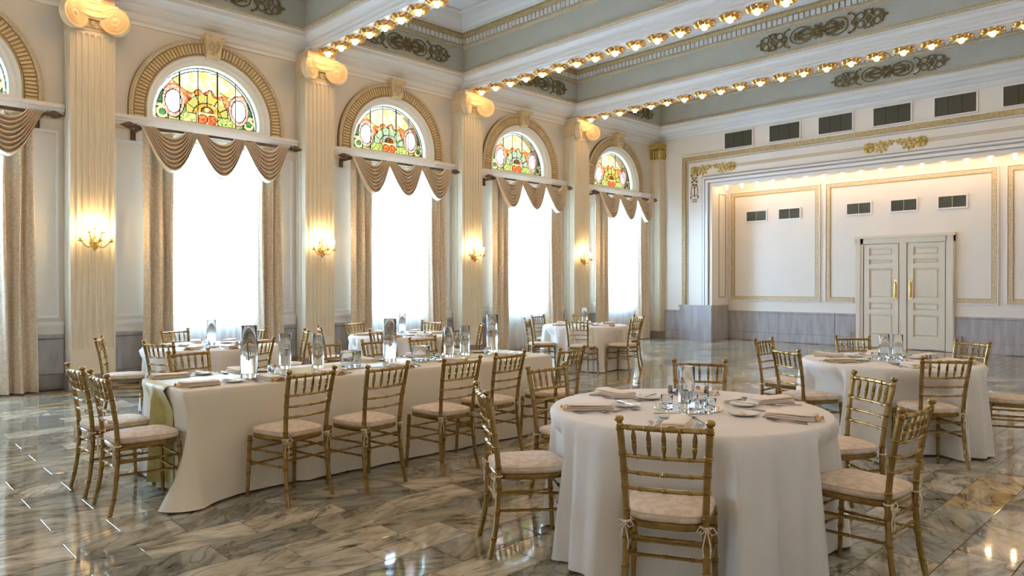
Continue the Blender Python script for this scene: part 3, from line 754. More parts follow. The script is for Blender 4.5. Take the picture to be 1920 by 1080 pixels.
# recess panels
pn = struct('trim_21')
def panel(x0, x1, z0, z1, gap=None):
    for w, i, mt, d in ((.085, 0, 'gold_pale', .028), (.022, -.03, 'trim_white', .04), (.018, .085, 'line_gold', .012)):
        b = MB(); a, c, e, g = x0+i, x1-i, z0+i, z1-i
        b.box(a, a+w, YR-d, YR, e, g); b.box(c-w, c, YR-d, YR, e, g); b.box(a+w, c-w, YR-d, YR, g-w, g)
        if gap: b.box(a+w, gap[0], YR-d, YR, e, e+w); b.box(gap[1], c-w, YR-d, YR, e, e+w)
        else: b.box(a+w, c-w, YR-d, YR, e, e+w)
        b.build('carved_panel_frame', mt, pn)
panel(1.90, 4.31, 1.09, 4.0); panel(4.50, 8.10, 1.09, 4.0, (5.16, 7.36)); panel(8.30, 10.75, 1.09, 4.0)
b = MB()
for z0, z1 in ((1.15, 3.98),):
    for q in ((YB+.35, YB+.37, z0, z1), (YB+.70, YB+.72, z0, z1), (YB+.35, YB+.72, z0, z0+.02), (YB+.35, YB+.72, z1-.02, z1)): b.box(X0, X0+.012, *q)
b.build('side_panel_frame', 'line_gold', pn)
# stage bulbs
def sbulb():
    root = thing('stage_bulb', 'bare round bulb in the row inside the top of the stage opening', 'light bulb', group='bulbs along the stage opening')
    m = MB(); m.lathe([(.03, .06), (.03, .02), (.022, .0)], 10); m.build('socket', 'brass', root)
    m = MB(); m.ell((0, 0, -.03), (.036, .036, .04), 10, 7); m.build('bulb', 'stage_bulb_glow', root, 'all'); return root
sb = sbulb()
MB().box(X0, X1, YB+.30, YB+.36, 4.16, 4.36).build('lamp_batten', 'stage_paint', sw_)
for i in range(21): place(sb, i > 0, (X0+.22+.4325*i, YB+.40, 4.145), 0, 'bare round bulb, %s from the windows inside the top of the stage opening' % ORD[i])
MB().box(X0, X1, YB+.36, YB+.46, 4.20, 4.23).build('lamp_rail', 'stage_paint', sw_)
# vents
def vent(x, y, z, w, h, lab, grp, nb):
    o = thing('louvre_vent', lab, 'vent', (x, y, z), 0, grp)
    frame(MB(), -.03, w+.03, -.03, h+.03, .03, 0, .03).build('vent_frame', 'trim_white', o)
    MB().box(0, w, -.012, 0, 0, h).build('backing', 'vent_dark', o)
    n = 14 if h > .3 else 9; sl = MB().box(0, w, -.022, -.012, 0, h/n*.45).data('slat', 'vent_dark')
    for i in range(n): link('slat', sl, o, (0, 0, i*h/n))
    bar = MB().box(-.006, .006, -.026, -.012, 0, h).data('divider', 'dark_metal' if h > .3 else 'line_gold')
    for i in range(nb): link('divider', bar, o, (w*(i+1)/(nb+1), 0, 0))
for i in range(7): vent(2.18+1.24*i, YB, 5.10, .77, .40, 'large dark louvred vent above the gold stage border, %s from the windows' % ORD[i], 'large vents above the stage', 2)
for i, x in enumerate((2.36, 3.27)): vent(x, YR, 3.22, .55, .25, 'small dark vent in the doorless stage panel, %s from the windows' % ORD[i], 'small vents in the first stage panel', 1)
for i, x in enumerate((5.0, 6.0, 6.99)): vent(x, YR, 3.22, .54, .25, 'small dark vent above the double doors, %s from the windows' % ORD[i], 'small vents above the doors', 1)
MB().box(1.93, 1.99, YR-.008, YR, .86, .94).build('power_socket', 'trim_white')
tag(bpy.data.objects['power_socket'], 'small pale wall socket above the stage dado near the pier', 'socket')

# ---- double doors
dr = struct('door_1', (6.27, YR, 0))
b = MB(); a, c = -1.05, 1.05
for x0, x1 in ((a, a+.17), (c-.17, c)): b.box(x0, x1, -.07, 0, 0, 2.62); b.box(x0+.02, x1-.06 if x0 < 0 else x1-.02, -.09, -.07, 0, 2.60)
b.box(a, c, -.07, 0, 2.47, 2.62); b.box(a-.02, c+.02, -.10, 0, 2.60, 2.66); b.box(-.075, .075, -.065, 0, 0, 2.47); b.build('door_casing', 'door_paint', dr)
for s in (-1, 1):
    lf = MB(); x0, x1 = (.10, .86) if s > 0 else (-.86, -.10)
    lf.box(x0, x1, -.022, -.005, .02, 2.45); leaf = lf.build('door_leaf', 'door_paint', dr)
    fr = MB(); st = .12; zs = ((.30, .80), (.90, 1.08), (1.18, 1.88), (1.98, 2.10), (2.18, 2.37))
    fr.box(x0, x0+st, -.058, -.022, .02, 2.45); fr.box(x1-st, x1, -.058, -.022, .02, 2.45); pz = .02
    for z0, z1 in zs+((2.45, 2.45),): fr.box(x0+st, x1-st, -.058, -.022, pz, z0); pz = z1
    fr.build('door_rails', 'door_paint', leaf)
    for z0, z1 in zs:
        p_ = MB(); p_.cbox(0, .018, x0+st+.03, x1-st-.03, z0+.03, z1-.03, .014); p_.v = [(q[1], -.022-q[0], q[2]) for q in p_.v]; p_.build('door_panel', 'door_paint', leaf)
    hx = x1-.06 if s < 0 else x0+.06
    h_ = MB(); h_.box(hx-.035, hx+.035, -.066, -.058, 1.15, 1.62); h_.build('push_plate', 'brass', leaf)
    h_ = MB(); h_.tube([(hx, -.066, 1.20), (hx, -.11, 1.24), (hx, -.115, 1.38), (hx, -.11, 1.52), (hx, -.066, 1.56)], .013, 8); h_.build('pull_handle', 'brass', leaf, True)
b = MB(); b.box(5.08, 5.21, YR-.06, YR, 0, .36); b.box(7.33, 7.46, YR-.09, YR, 0, .36); b.build('door_plinth', 'base_marble', sd)

# ================================================================== CURTAINS
def sheer_mesh():
    m = MB()
    def fn(u, v):
        y = -.82+1.64*u; z = .015+3.73*v
        w = sin(u*2*pi*15+.8*sin(u*17))*.018+sin(u*2*pi*6.3)*.012
        return (.13+w*(1-.35*v), y, z)
    m.grid(fn, 150, 6); return m.data('sheer_curtain', 'sheer', 'all', fix=False)
def drape_mesh(s):
    m = MB()
    def fn(u, v):
        flare = 1+.16*(1-v)**2
        y = s*(1.10-.40*u*flare) if s > 0 else -(1.10-.40*u*flare)
        y = s*(1.09+.04*(1-v)**3-.42*u-(.03*(1-v)*u))
        z = .02+3.80*v
        w = .062*sin(u*2*pi*2.6+.7*s)+.020*sin(u*2*pi*5.3+1.3)
        return (.255+w*(.85+.3*(1-v)), y+.012*sin(v*5+u*9), z)
    m.grid(fn, 56, 10)
    o = len(m.v); m2 = MB(); m2.v = [(x-.012, y, z) for x, y, z in m.v]; m2.f = [tuple(reversed(f)) for f in m.f]; m.add(m2.v, m2.f)
    return m.data('drape', 'drape', 'all', fix=False)
def swag_mesh(w, skew):
    m = MB(); nf = 8
    def fn(u, v):
        yl = -w/2+.24*w*(1-v)**1.2-.02*v; yr = w/2-.22*w*(1-v)**1.2+.02*v
        a = .10*skew
        t = u; y = yl+(yr-yl)*t
        p = max(0., 1-abs(2*(t-.5-a*.3))**2.0)
        z = -(.13+.54*v)*p**(.85+.45*v)-.015*v
        ph = v*nf; fold = (ph % 1); bulge = sin(pi*min(fold*1.25, 1))**.7 if fold < .8 else .0
        env = .35+.65*p
        x = .05+.11*bulge*env+.05*v*p
        return (x, y, z)
    m.grid(fn, 36, 112)
    # gathered pleats at each shoulder hide the top edge
    return m.data('swag', 'swag', 'all', fix=False)
def rod():
    o = thing('curtain_rod', '', 'curtain rod')
    m = MB(); m.tube([(.36, -1.22, 3.845), (.36, 1.22, 3.845)], .026, 10); m.build('pole', 'rod_wood', o, True)
    for s in (-1, 1):
        m = MB(); m.lathe([(.02, 0), (.045, .01), (.03, .03), (.05, .07), (.055, .10), (.035, .16), (.015, .20), (1e-4, .23)], 12, (.36, s*1.22, 3.845), Matrix.Rotation(-s*pi/2, 3, 'X')); m.build('finial', 'rod_wood', o, True)
        m = MB(); m.box(0, .36, s*1.17-.02, s*1.17+.02, 3.80, 3.84); m.box(0, .03, s*1.17-.035, s*1.17+.035, 3.70, 3.88); m.build('bracket', 'rod_wood', o)
    return o
shd = sheer_mesh(); dL, dR = drape_mesh(-1), drape_mesh(1)
sg1, sg2, sg3 = swag_mesh(.80, .6), swag_mesh(.82, 0), swag_mesh(.80, -.6)
rd = rod(); rused = False
for k in (-1, 0, 1, 2, 3):
    y = YK(k)+1.79; wn = WINN[k]
    tag(link('sheer_curtain', shd, None, (0, y, 0)), 'white sheer curtain glowing with daylight at '+wn, 'sheer curtain', 'sheer curtains')
    for me, wd in ((dL, 'its side away from the stage'), (dR, 'its stage side')):
        tag(link('drape', me, None, (0, y, 0)), 'beige damask drape at %s, %s' % (wn, wd), 'curtain', 'damask drapes')
    r_ = place(rd, rused, (0, y, 0), 0, 'dark wooden curtain rod with pointed finials across '+wn, 'curtain rods'); rused = True
    val = thing('swag_valance', 'three-swag beige fabric valance hung over '+wn, 'valance', (.36, y, 3.865), 0, 'swag valances')
    for me, yy, dx in ((sg1, -.77, .012), (sg2, 0, 0), (sg3, .77, .012)): link('swag', me, val, (-.02+dx, yy, 0))
tag(link('sheer_curtain', shd, None, (0, YK(-2)+1.79, 0)), 'white sheer curtain at the sixth window from the stage', 'sheer curtain', 'sheer curtains')

# ================================================================== SCONCES
def sconce():
    o = thing('candle_sconce', '', 'wall lamp')
    m = MB(); m.lathe([(1e-4, -.13), (.012, -.125), (.02, -.10), (.045, -.09), (.05, -.05), (.03, -.035), (.045, 0), (.035, .03), (.018, .05), (.022, .10), (.012, .16), (.02, .19), (.008, .22), (1e-4, .30)], 14, (.075, 0, 0)); m.lathe([(.055, 0), (.05, .02), (.03, .03)], 14, (0, 0, 0), Matrix.Rotation(pi/2, 3, 'Y')); m.tube([(.0, 0, 0), (.08, 0, 0)], .02, 8); m.build('sconce_body', 'brass', o, True)
    def arm(y, x, zc, z0):
        a = MB(); dy = y
        pts = []
        for i in range(13):
            t = i/12; pts.append((.075+(x-.075)*t, dy*t, z0-.075*sin(pi*min(t*1.15, 1))*1.0+(zc-z0)*max(0, (t-.45)/.55)**1.5))
        a.tube(pts, .0075, 6); ar = a.build('arm', 'brass', o, True)
        c = MB(); c.lathe([(.008, zc), (.034, zc+.006), (.04, zc+.016), (.014, zc+.02), (.016, zc+.045), (.010, zc+.05)], 12, (x, y, 0)); c.build('drip_cup', 'brass', ar, True)
        c = MB(); c.lathe([(.009, zc+.05), (.009, zc+.12)], 8, (x, y, 0)); c.build('candle', 'candle', ar)
        c = MB(); c.lathe([(.006, zc+.12), (.014, zc+.14), (.012, zc+.16), (1e-4, zc+.19)], 8, (x, y, 0)); c.build('flame_bulb', 'candle_glow', ar, 'all')
    arm(-.20, .14, .0, 0); arm(.20, .14, .0, 0); arm(.03, .22, .0, 0); arm(-.085, .13, .125, .07); arm(.085, .13, .125, .07)
    return o
scn = sconce(); su = False
for k in (0, 1, 2, 3, -1):
    place(scn, su, (.35, YK(k), 2.10), 0, 'lit brass five-candle sconce on the column '+{0: 'fifth from the stage corner', 1: 'fourth from the stage corner', 2: 'third from the stage corner', 3: 'next to the window nearest the stage', -1: 'sixth from the stage corner'}[k], 'brass candle sconces'); su = True

# ================================================================== CHAIRS
def bumpy(path, r, rings, n=8, r_end=None, bump=.0042):
    """tube along a polyline (smoothed) with bamboo double rings at the given fractions"""
    pts = [Vector(p) for p in path]
    def at(t):
        x = t*(len(pts)-1); i = min(int(x), len(pts)-2); f = x-i
        p0, p1, p2, p3 = pts[max(i-1, 0)], pts[i], pts[i+1], pts[min(i+2, len(pts)-1)]
        return .5*((2*p1)+(p2-p0)*f+(2*p0-5*p1+4*p2-p3)*f*f+(3*p1-p0-3*p2+p3)*f**3)
    Lg = sum((pts[i+1]-pts[i]).length for i in range(len(pts)-1))
    ts = {i/10: 0. for i in range(11)}
    for q in rings:
        for d, h in ((-.0105, 0), (-.0075, 1), (-.0035, .9), (-.0012, 0), (.0012, 0), (.0035, .9), (.0075, 1), (.0105, 0)):
            t = q+d/Lg
            if 0 < t < 1: ts[t] = h
    ks = sorted(ts); re = r_end or r
    return [at(t) for t in ks], [r+(re-r)*t+bump*ts[t] for t in ks], n
def chair():
    root = thing('chiavari_chair', '', 'chair')
    def part(nm, mb, mt='chair_gold', par=None): return mb.build(nm, mt, par or root, True)
    zr = (.595, .668, .743, .872)
    def post(s): return [(-.240, s*.186, 0), (-.208, s*.179, .15), (-.192, s*.173, .30), (-.187, s*.170, .44), (-.200, s*.175, .60), (-.224, s*.183, .75), (-.252, s*.191, .885)]
    def on_post(z):
        P = post(1)
        for a, b in zip(P, P[1:]):
            if a[2] <= z <= b[2]: t = (z-a[2])/(b[2]-a[2]); return (a[0]+(b[0]-a[0])*t, a[1]+(b[1]-a[1])*t)
    for s in (-1, 1):
        p, r, n = bumpy(post(s), .0150, (.12, .27, .42, .555, .665, .75, .835, .965), 8, .0162)
        m = MB().tube(p, r, n); e = Vector(p[-1]); d = (p[-1]-p[-3]).normalized()
        q = d.to_track_quat('Z', 'Y').to_matrix()
        m.lathe([(.0165, 0), (.012, .006), (.0135, .010), (.0205, .018), (.0215, .026), (.017, .034), (1e-4, .038)], 10, e, q)
        part('back_leg', m)
        p, r, n = bumpy([(.188, s*.188, .43), (.196, s*.192, .25), (.208, s*.198, 0)], .0165, (.14, .3, .48, .66), 8, .0125)
        part('front_leg', MB().tube(p, r, n))
    for i, z in enumerate(zr):
        x, y = on_post(z); top = i == 3
        p, r, n = bumpy([(x, -y, z), (x-.016, -y*.5, z), (x-.022, 0, z), (x-.016, y*.5, z), (x, y, z)], .0115 if top else .0085, (.12, .31, .5, .69, .88) if top else (.2, .5, .8), 7, None, .003)
        part('back_rail', MB().tube(p, r, n))
    xa, ya = on_post(zr[2]); xb, yb = on_post(zr[3])
    for i in range(5):
        f = (i-2)/2.9; bow = .021*(1-abs(f)**2)
        A = Vector((xa-bow, f*ya, zr[2])); B = Vector((xb-bow, f*yb, zr[3]))
        prof = ((0, .006), (.12, .0065), (.3, .0105), (.40, .0115), (.44, .0085), (.46, .0115), (.485, .0115), (.5, .0085), (.515, .0115), (.54, .0115), (.56, .0085), (.6, .0115), (.72, .0105), (.9, .0065), (1, .006))
        part('spindle', MB().tube([A.lerp(B, t) for t, _ in prof], [q for _, q in prof], 7))
    # seat board
    def outline(ins, n=44):
        pts = []
        for i in range(n):
            a = 2*pi*i/n; c, s = cos(a), sin(a); e = .52
            x = (abs(c)**e)*(1 if c > 0 else -1); y = (abs(s)**e)*(1 if s > 0 else -1)
            wx = .207-ins; wy = (.205 if x > 0 else .205)-ins-.022*(1-x)/2*1.3
            pts.append((x*wx+.003, y*wy))
        return pts
    def stack(lay, cap=True):
        m = MB(); rows = [[(x, y, z) for x, y in outline(i)] for i, z in lay]; n = len(rows[0]); v = sum(rows, []); f = []
        for i in range(len(rows)-1):
            for j in range(n): f.append((i*n+j, i*n+(j+1) % n, (i+1)*n+(j+1) % n, (i+1)*n+j))
        f += [tuple(range(n-1, -1, -1)), tuple((len(rows)-1)*n+j for j in range(n))]
        return m.add(v, f)
    part('seat', stack([(.012, .418), (.004, .422), (.0, .430), (.0, .444), (.006, .45)]))
    cu = part('cushion', stack([(.012, .45), (.002, .456), (-.004, .466), (-.004, .478), (.004, .488), (.02, .4945), (.06, .500), (.11, .503), (.16, .504)]), 'cushion')
    o = outline(-.001); m = MB().tube([(x, y, .486) for x, y in o]+[(*o[0], .486), (*o[1], .486)], .0035, 5, False); part('piping', m, 'piping', cu)
    for s in (-1, 1):
        m = MB(); c = Vector((-.188, s*.172, .445))
        m.tube([c+Vector((.02*cos(a), .02*sin(a), 0)) for a in [2*pi*i/10 for i in range(11)]], .0045, 5, False)
        k = c+Vector((-.021, s*.004, 0)); m.ell(k, (.008, .009, .008), 6, 4)
        for q in (-1, 1):
            m.tube([k, k+Vector((-.008, q*.028, .012)), k+Vector((-.01, q*.042, -.01)), k+Vector((-.006, q*.022, -.022)), k], .003, 4)
            m.tube([k, k+Vector((-.008, q*.010, -.04)), k+Vector((-.004, q*.018, -.085)), k+Vector((-.006, q*.014, -.12))], .003, 4)
        part('tie_bow', m, 'tie_cord', cu)
    def str_(a, b, rings=(.2, .5, .8)):
        p, r, n = bumpy([a, ((a[0]+b[0])/2, (a[1]+b[1])/2, (a[2]+b[2])/2), b], .0080, rings, 6, None, .0028); part('stretcher', MB().tube(p, r, n))
    for s in (-1, 1):
        for z in (.345, .255):
            x, y = on_post(z); str_((x, s*y, z), (.194, s*.192, z-.006))
    for z in (.330, .225): str_((.196, -.192, z), (.196, .192, z))
    for z in (.375, .300): x, y = on_post(z); str_((x, -y, z), (x, y, z))
    return root
CT = dict(near=(9.55, 3.64), right=(9.45, 7.34), far=(3.5, 9.90), one=(3.25, 3.32), mid=(3.26, 6.07))
TD = dict(near='the round table beside the long table', right='the round table by the double doors',
          far='the window-row round table nearest the stage', one='the window-row round table farthest from the stage', mid='the middle window-row round table')
def sides(key):
    """which side of its round table each chair is on, each said differently"""
    cx, cy = CT[key]; names = ['inner', 'inner-and-stage', 'stage', 'window-and-stage', 'window', 'window-and-rear', 'rear', 'inner-and-rear']; out = []; used = set()
    for x, y, a in CHAIRS[key]:
        d = degs(atan2(y-cy, x-cx)) % 360; o = sorted(range(8), key=lambda i: abs((d-45*i+180) % 360-180)); i = next(q for q in o if q not in used); used.add(i); out.append(names[i])
    return out
degs = math.degrees
CHAIRS = {
 'long near': [(7.11, 2.37, 190), (7.19, 2.95, 187), (7.24, 3.64, 182), (7.14, 4.25, 186), (7.21, 4.98, 186)],
 'long far': [(5.54, 2.39, 14), (5.58, 3.68, 7), (5.62, 4.27, 7), (5.67, 4.84, 6)],
 'long end': [(5.99, 1.545, 91), (6.585, 1.55, 90)],
 'near': [(8.56, 3.76, 359), (8.95, 2.90, 57), (9.98, 2.81, 118), (9.04, 4.66, 306), (10.47, 3.82, 177), (10.02, 4.64, 236)],
 'right': [(8.45, 7.31, 0), (9.02, 6.54, 61), (8.90, 8.24, 318), (9.98, 6.65, 135), (9.73, 8.36, 243), (10.38, 7.64, 198)],
 'far': [(3.29, 8.97, 58), (2.56, 9.94, 8), (4.09, 9.13, 108), (2.92, 10.71, 350), (4.42, 9.80, 188), (3.69, 10.87, 243)],
 'one': [(3.04, 2.43, 67), (2.33, 3.37, 17), (3.95, 2.69, 117), (2.55, 3.97, 296), (4.18, 3.30, 203), (3.29, 4.24, 250)],
 'mid': [(2.94, 5.20, 67), (2.29, 6.07, 13), (3.97, 5.41, 113), (2.69, 6.85, 286), (4.21, 6.03, 186), (3.68, 6.90, 234)],
}
CLAB = {'long near': ('gold bamboo-style chair with ivory cushion on the side of the long table facing the other round tables', 'chairs on the inner side of the long table'),
        'long far': ('gold bamboo-style chair with ivory cushion on the window side of the long table', 'chairs on the window side of the long table'),
        'long end': ('gold bamboo-style chair with ivory cushion at the end of the long table where the runner hangs down', 'chairs at the runner end of the long table')}
for k in CT: CLAB[k] = ('', 'chairs at '+TD[k])
ch0 = chair(); cu_ = False
def rank(lst, i): return ORD[sorted(range(len(lst)), key=lambda j: -lst[j][1]).index(i)]
for k, lst in CHAIRS.items():
    for i, (x, y, a) in enumerate(lst):
        if k in CT: lb = 'gold chair with ivory cushion, %s side of %s' % (sides(k)[i], TD[k])
        elif k == 'long end': lb = 'gold chair at the runner end of the long table, %s the windows' % ('nearer' if i == 0 else 'farther from')
        else: lb = 'gold chair with ivory cushion, %s side of the long table, %s from the stage' % ('inner' if k == 'long near' else 'window', rank(lst, i))
        place(ch0, cu_, (x, y, 0), radians(a), lb, CLAB[k][1]); cu_ = True

# ================================================================== TABLES AND CLOTHS
def push(p, chairs):
    x, y, z = p
    w = min(max((.715-z)/.12, 0), 1)
    if w <= 0: return p
    for cx, cy, a in chairs:
        c, s = cos(radians(a)), sin(radians(a)); lx = (x-cx)*c+(y-cy)*s; ly = -(x-cx)*s+(y-cy)*c
        side = min(max((.30-abs(ly))/.08, 0), 1); side = side*side*(3-2*side)
        lim = .238
        if lx < lim and side > 0: d = (lim-lx)*side*w; x += c*d; y += s*d
    return (x, y, z)
def round_cloth(key, R, seed):
    cx, cy = CT[key]; rnd = random.Random(seed); n = 240; ph = [rnd.uniform(0, 2*pi) for _ in range(4)]; nf = rnd.choice((8, 9))
    def off(a, t):
        w = sin(nf*a+ph[0]+.9*sin(3*a+ph[1])); f = (.62+.38*sin(5*a+ph[2]))*(1-2*abs(w)**.55)+.25*sin(31*a+ph[3])
        return .014+.045*t-.074*(t**.55)*f
    lev = [(0, .770), (.010, .768), (.016, .760), (None, .74), (None, .68), (None, .60), (None, .50), (None, .38), (None, .26), (None, .14), (None, .05), (None, .012)]
    v = []; f = []
    for o, z in lev:
        for j in range(n):
            a = 2*pi*j/n; t = (.76-z)/.75
            r = R-.012+o if o is not None else R+off(a, t)
            v.append(push((cx+r*cos(a), cy+r*sin(a), z), CHAIRS[key]))
    for i in range(len(lev)-1):
        for j in range(n): f.append((i*n+j, i*n+(j+1) % n, (i+1)*n+(j+1) % n, (i+1)*n+j))
    f.append(tuple(range(n)))
    m = MB(); m.v = [(x-cx, y-cy, z) for x, y, z in v]; m.f = f
    return m
RT = dict(near=.79, right=.77, far=.75, one=.745, mid=.755)
for i, k in enumerate(CT):
    cx, cy = CT[k]; R = RT[k]
    t = thing('round_table', 'wooden top and stand under the white cloth, '+TD[k], 'table', (cx, cy, 0), 0, 'round banquet tables')
    m = MB(); m.lathe([(1e-4, .725), (R-.03, .725), (R-.02, .735), (R-.02, .755), (R-.03, .762), (1e-4, .762)], 48); m.build('table_top', 'wood_under', t)
    m = MB(); m.lathe([(.05, .03), (.04, .1), (.04, .72), (.10, .725)], 14); m.build('pedestal', 'dark_metal', t)
    for q in range(4):
        a = pi/4+q*pi/2; m = MB(); m.tube([(.03*cos(a), .03*sin(a), .05), (.32*cos(a), .32*sin(a), .02)], .02, 6); m.build('foot', 'dark_metal', t)
    c = round_cloth(k, R, 11+i).build('tablecloth', 'linen', None, 'all'); c.location = (cx, cy, 0)
    tag(c, 'white floor-length cloth over '+TD[k], 'tablecloth', 'round tablecloths')
# long table
LX0, LX1, LY0, LY1 = 5.90, 6.86, 1.74, 5.42
t = thing('banquet_table', 'long rectangular banquet table under an ivory cloth', 'table', ((LX0+LX1)/2, (LY0+LY1)/2, 0))
hx, hy = (LX1-LX0)/2-.03, (LY1-LY0)/2-.03
MB().box(-hx, hx, -hy, hy, .73, .762).build('table_top', 'wood_under', t)
for sx in (-1, 1):
    for sy in (-1, -.05, .05, 1):
        m = MB(); m.tube([(sx*(hx-.08), sy*(hy-.2), 0), (sx*(hx-.08), sy*(hy-.2), .73)], .016, 8); m.build('leg', 'dark_metal', t)
def long_cloth():
    cx, cy = (LX0+LX1)/2, (LY0+LY1)/2; hx, hy = (LX1-LX0)/2-.012, (LY1-LY0)/2-.012; rc = .05; per = []
    for (qx, qy, a0) in ((1, 1, 0), (-1, 1, pi/2), (-1, -1, pi), (1, -1, 3*pi/2)):
        for i in range(9): a = a0+pi/2*i/8; per.append((qx*(hx-rc)+rc*cos(a), qy*(hy-rc)+rc*sin(a), cos(a), sin(a), 1 if 0 <= i <= 8 else 0))
    out = []
    for i, p in enumerate(per):
        q = per[(i+1) % len(per)]; out.append(p)
        L = hypot(q[0]-p[0], q[1]-p[1])
        if L > .2:
            n = int(L/.035)
            for j in range(1, n): t = j/n; out.append((p[0]+(q[0]-p[0])*t, p[1]+(q[1]-p[1])*t, p[2], p[3], 0))
    cor = [(sx*hx, sy*hy) for sx in (-1, 1) for sy in (-1, 1)]; n = len(out)
    lev = [(0, .770), (.010, .768), (.016, .760), (None, .73), (None, .62), (None, .48), (None, .34), (None, .20), (None, .09), (None, .03), (None, .012)]
    v = []; f = []; s_ = 0
    for li, (o, z) in enumerate(lev):
        t = (.76-z)/.75; s_ = 0
        for j, (x, y, nx, ny, c) in enumerate(out):
            px, py = out[j-1][:2]; s_ += hypot(x-px, y-py)
            dc = min(hypot(x-a, y-b) for a, b in cor); k = math.exp(-(dc/.16)**2)
            e = o-.012 if o is not None else .006+.015*t+.017*t*sin(s_*9+1.3*sin(s_*2.1))+.008*t*sin(s_*21)+k*(.03*t+.17*t**2.4)+.05*max(0, t-.86)*(1+sin(s_*6))
            v.append(push((cx+x+nx*e, cy+y+ny*e, z), CHAIRS['long near']+CHAIRS['long far']+CHAIRS['long end']))
    for i in range(len(lev)-1):
        for j in range(n): f.append((i*n+j, i*n+(j+1) % n, (i+1)*n+(j+1) % n, (i+1)*n+j))
    f.append(tuple(range(n))); m = MB(); m.v = [(a-cx, b-cy, c) for a, b, c in v]; m.f = f; return m, (cx, cy, 0)
m, lc = long_cloth(); o = m.build('tablecloth', 'linen_ivory', None, 'all'); o.location = lc
tag(o, 'ivory cloth draped over the long table, trailing on the floor at its corners', 'tablecloth')
# runner
RX0, RX1 = 6.12, 6.53
m = MB()
prof = [(LY1-.02, .7745), (4.5, .7745), (3.5, .7745), (2.5, .7745), (LY0+.05, .7745), (LY0+.012, .7735), (LY0-.012, .765), (LY0-.024, .745), (LY0-.034, .60), (LY0-.040, .45), (LY0-.050, .25), (LY0-.062, .06)]
def rf(u, v):
    y, z = prof[round(v*(len(prof)-1))]; yy = y-(.004+.006*sin(u*11)*(1 if z < .7 else 0)) if z < .76 else y
    if .1 < z < .7: yy = max(yy, 0)
    return (RX0+(RX1-RX0)*u, yy, z)
m.grid(rf, 12, len(prof)-1)
# where chairs press the cloth in, the runner follows it
ec = CHAIRS['long end']
m.v = [push((x, y, z), ec) if z < .72 else (x, y, z) for x, y, z in m.v]
m.v = [(x, y-.008 if z < .72 else y, z) for x, y, z in m.v]
m2 = MB(); m2.v = [(x, y+(.002 if z < .77 else 0), z-(.0 if z < .77 else .0015)) for x, y, z in m.v]; m2.f = [tuple(reversed(q)) for q in m.f]; m.add(m2.v, m2.f)
tag(m.build('table_runner', 'runner_gold', None, 'all', fix=False), 'golden green table runner along the long table, hanging over one end', 'table runner')

# ================================================================== TABLEWARE
ZT = .7715
def fork_mesh(L=.19):
    m = MB()
    def bar(x0, x1, w0, w1, z0=.0, z1=.0, t=.0022): m.add([(x0, -w0, z0), (x1, -w1, z1), (x1, w1, z1), (x0, w0, z0), (x0, -w0, z0+t), (x1, -w1, z1+t), (x1, w1, z1+t), (x0, w0, z0+t)], [(0, 3, 2, 1), (4, 5, 6, 7), (0, 1, 5, 4), (1, 2, 6, 5), (2, 3, 7, 6), (3, 0, 4, 7)])
    bar(-L/2, -L*.2, .007, .005, 0, .002); bar(-L*.2, L*.12, .005, .0035, .002, .006); bar(L*.12, L*.2, .0035, .011, .006, .005); bar(L*.2, L*.28, .011, .012, .005, .002)
    for i in range(4): y = -.0095+.0063*i; m.add([(a+L*.28, b+y, c) for a, b, c in ((0, -.0016, .002), (L*.22, -.001, .004), (L*.22, .001, .004), (0, .0016, .002), (0, -.0016, .004), (L*.22, -.001, .0055), (L*.22, .001, .0055), (0, .0016, .004))], [(0, 3, 2, 1), (4, 5, 6, 7), (0, 1, 5, 4), (1, 2, 6, 5), (2, 3, 7, 6), (3, 0, 4, 7)])
    return m.data('fork', 'silver')
def knife_mesh(L=.22):
    m = MB(); v = []
    st = ((-L/2, .006, .0), (-L*.48, .008, .0), (-L*.1, .007, 0), (-L*.05, .005, 0), (0, .009, 0), (L*.3, .010, 0), (L*.44, .008, 0), (L/2, .002, 0))
    for x, w, _ in st: t = .004 if x < -L*.06 else .0014; v += [(x, -w, .0), (x, w*.8, .0), (x, w*.8, t), (x, -w, t)]
    f = [(0, 1, 2, 3), tuple(4*(len(st)-1)+i for i in (3, 2, 1, 0))]
    for i in range(len(st)-1):
        for j in range(4): f.append((i*4+j, i*4+(j+1) % 4, i*4+4+(j+1) % 4, i*4+4+j))
    m.add(v, f); return m.data('knife', 'silver')
def spoon_mesh(L=.17):
    m = MB(); m.tube([(-L/2, 0, .003), (-L*.2, 0, .005), (L*.12, 0, .009), (L*.25, 0, .006)], [.005, .004, .003, .004], 6)
    def fn(u, v):
        a = 2*pi*u; r = v; return (L*.36+.034*r*cos(a), .019*r*sin(a), .0015+.007*r*r)
    m.grid(fn, 16, 4); return m.data('spoon', 'silver', True)
def plate_mesh(r=.085):
    return MB().lathe([(1e-4, .004), (r*.55, .004), (r*.62, .006), (r*.95, .015), (r, .018), (r*.985, .015), (r*.6, .001), (r*.5, 0), (1e-4, 0)], 32).data('bread_plate', 'china', True)
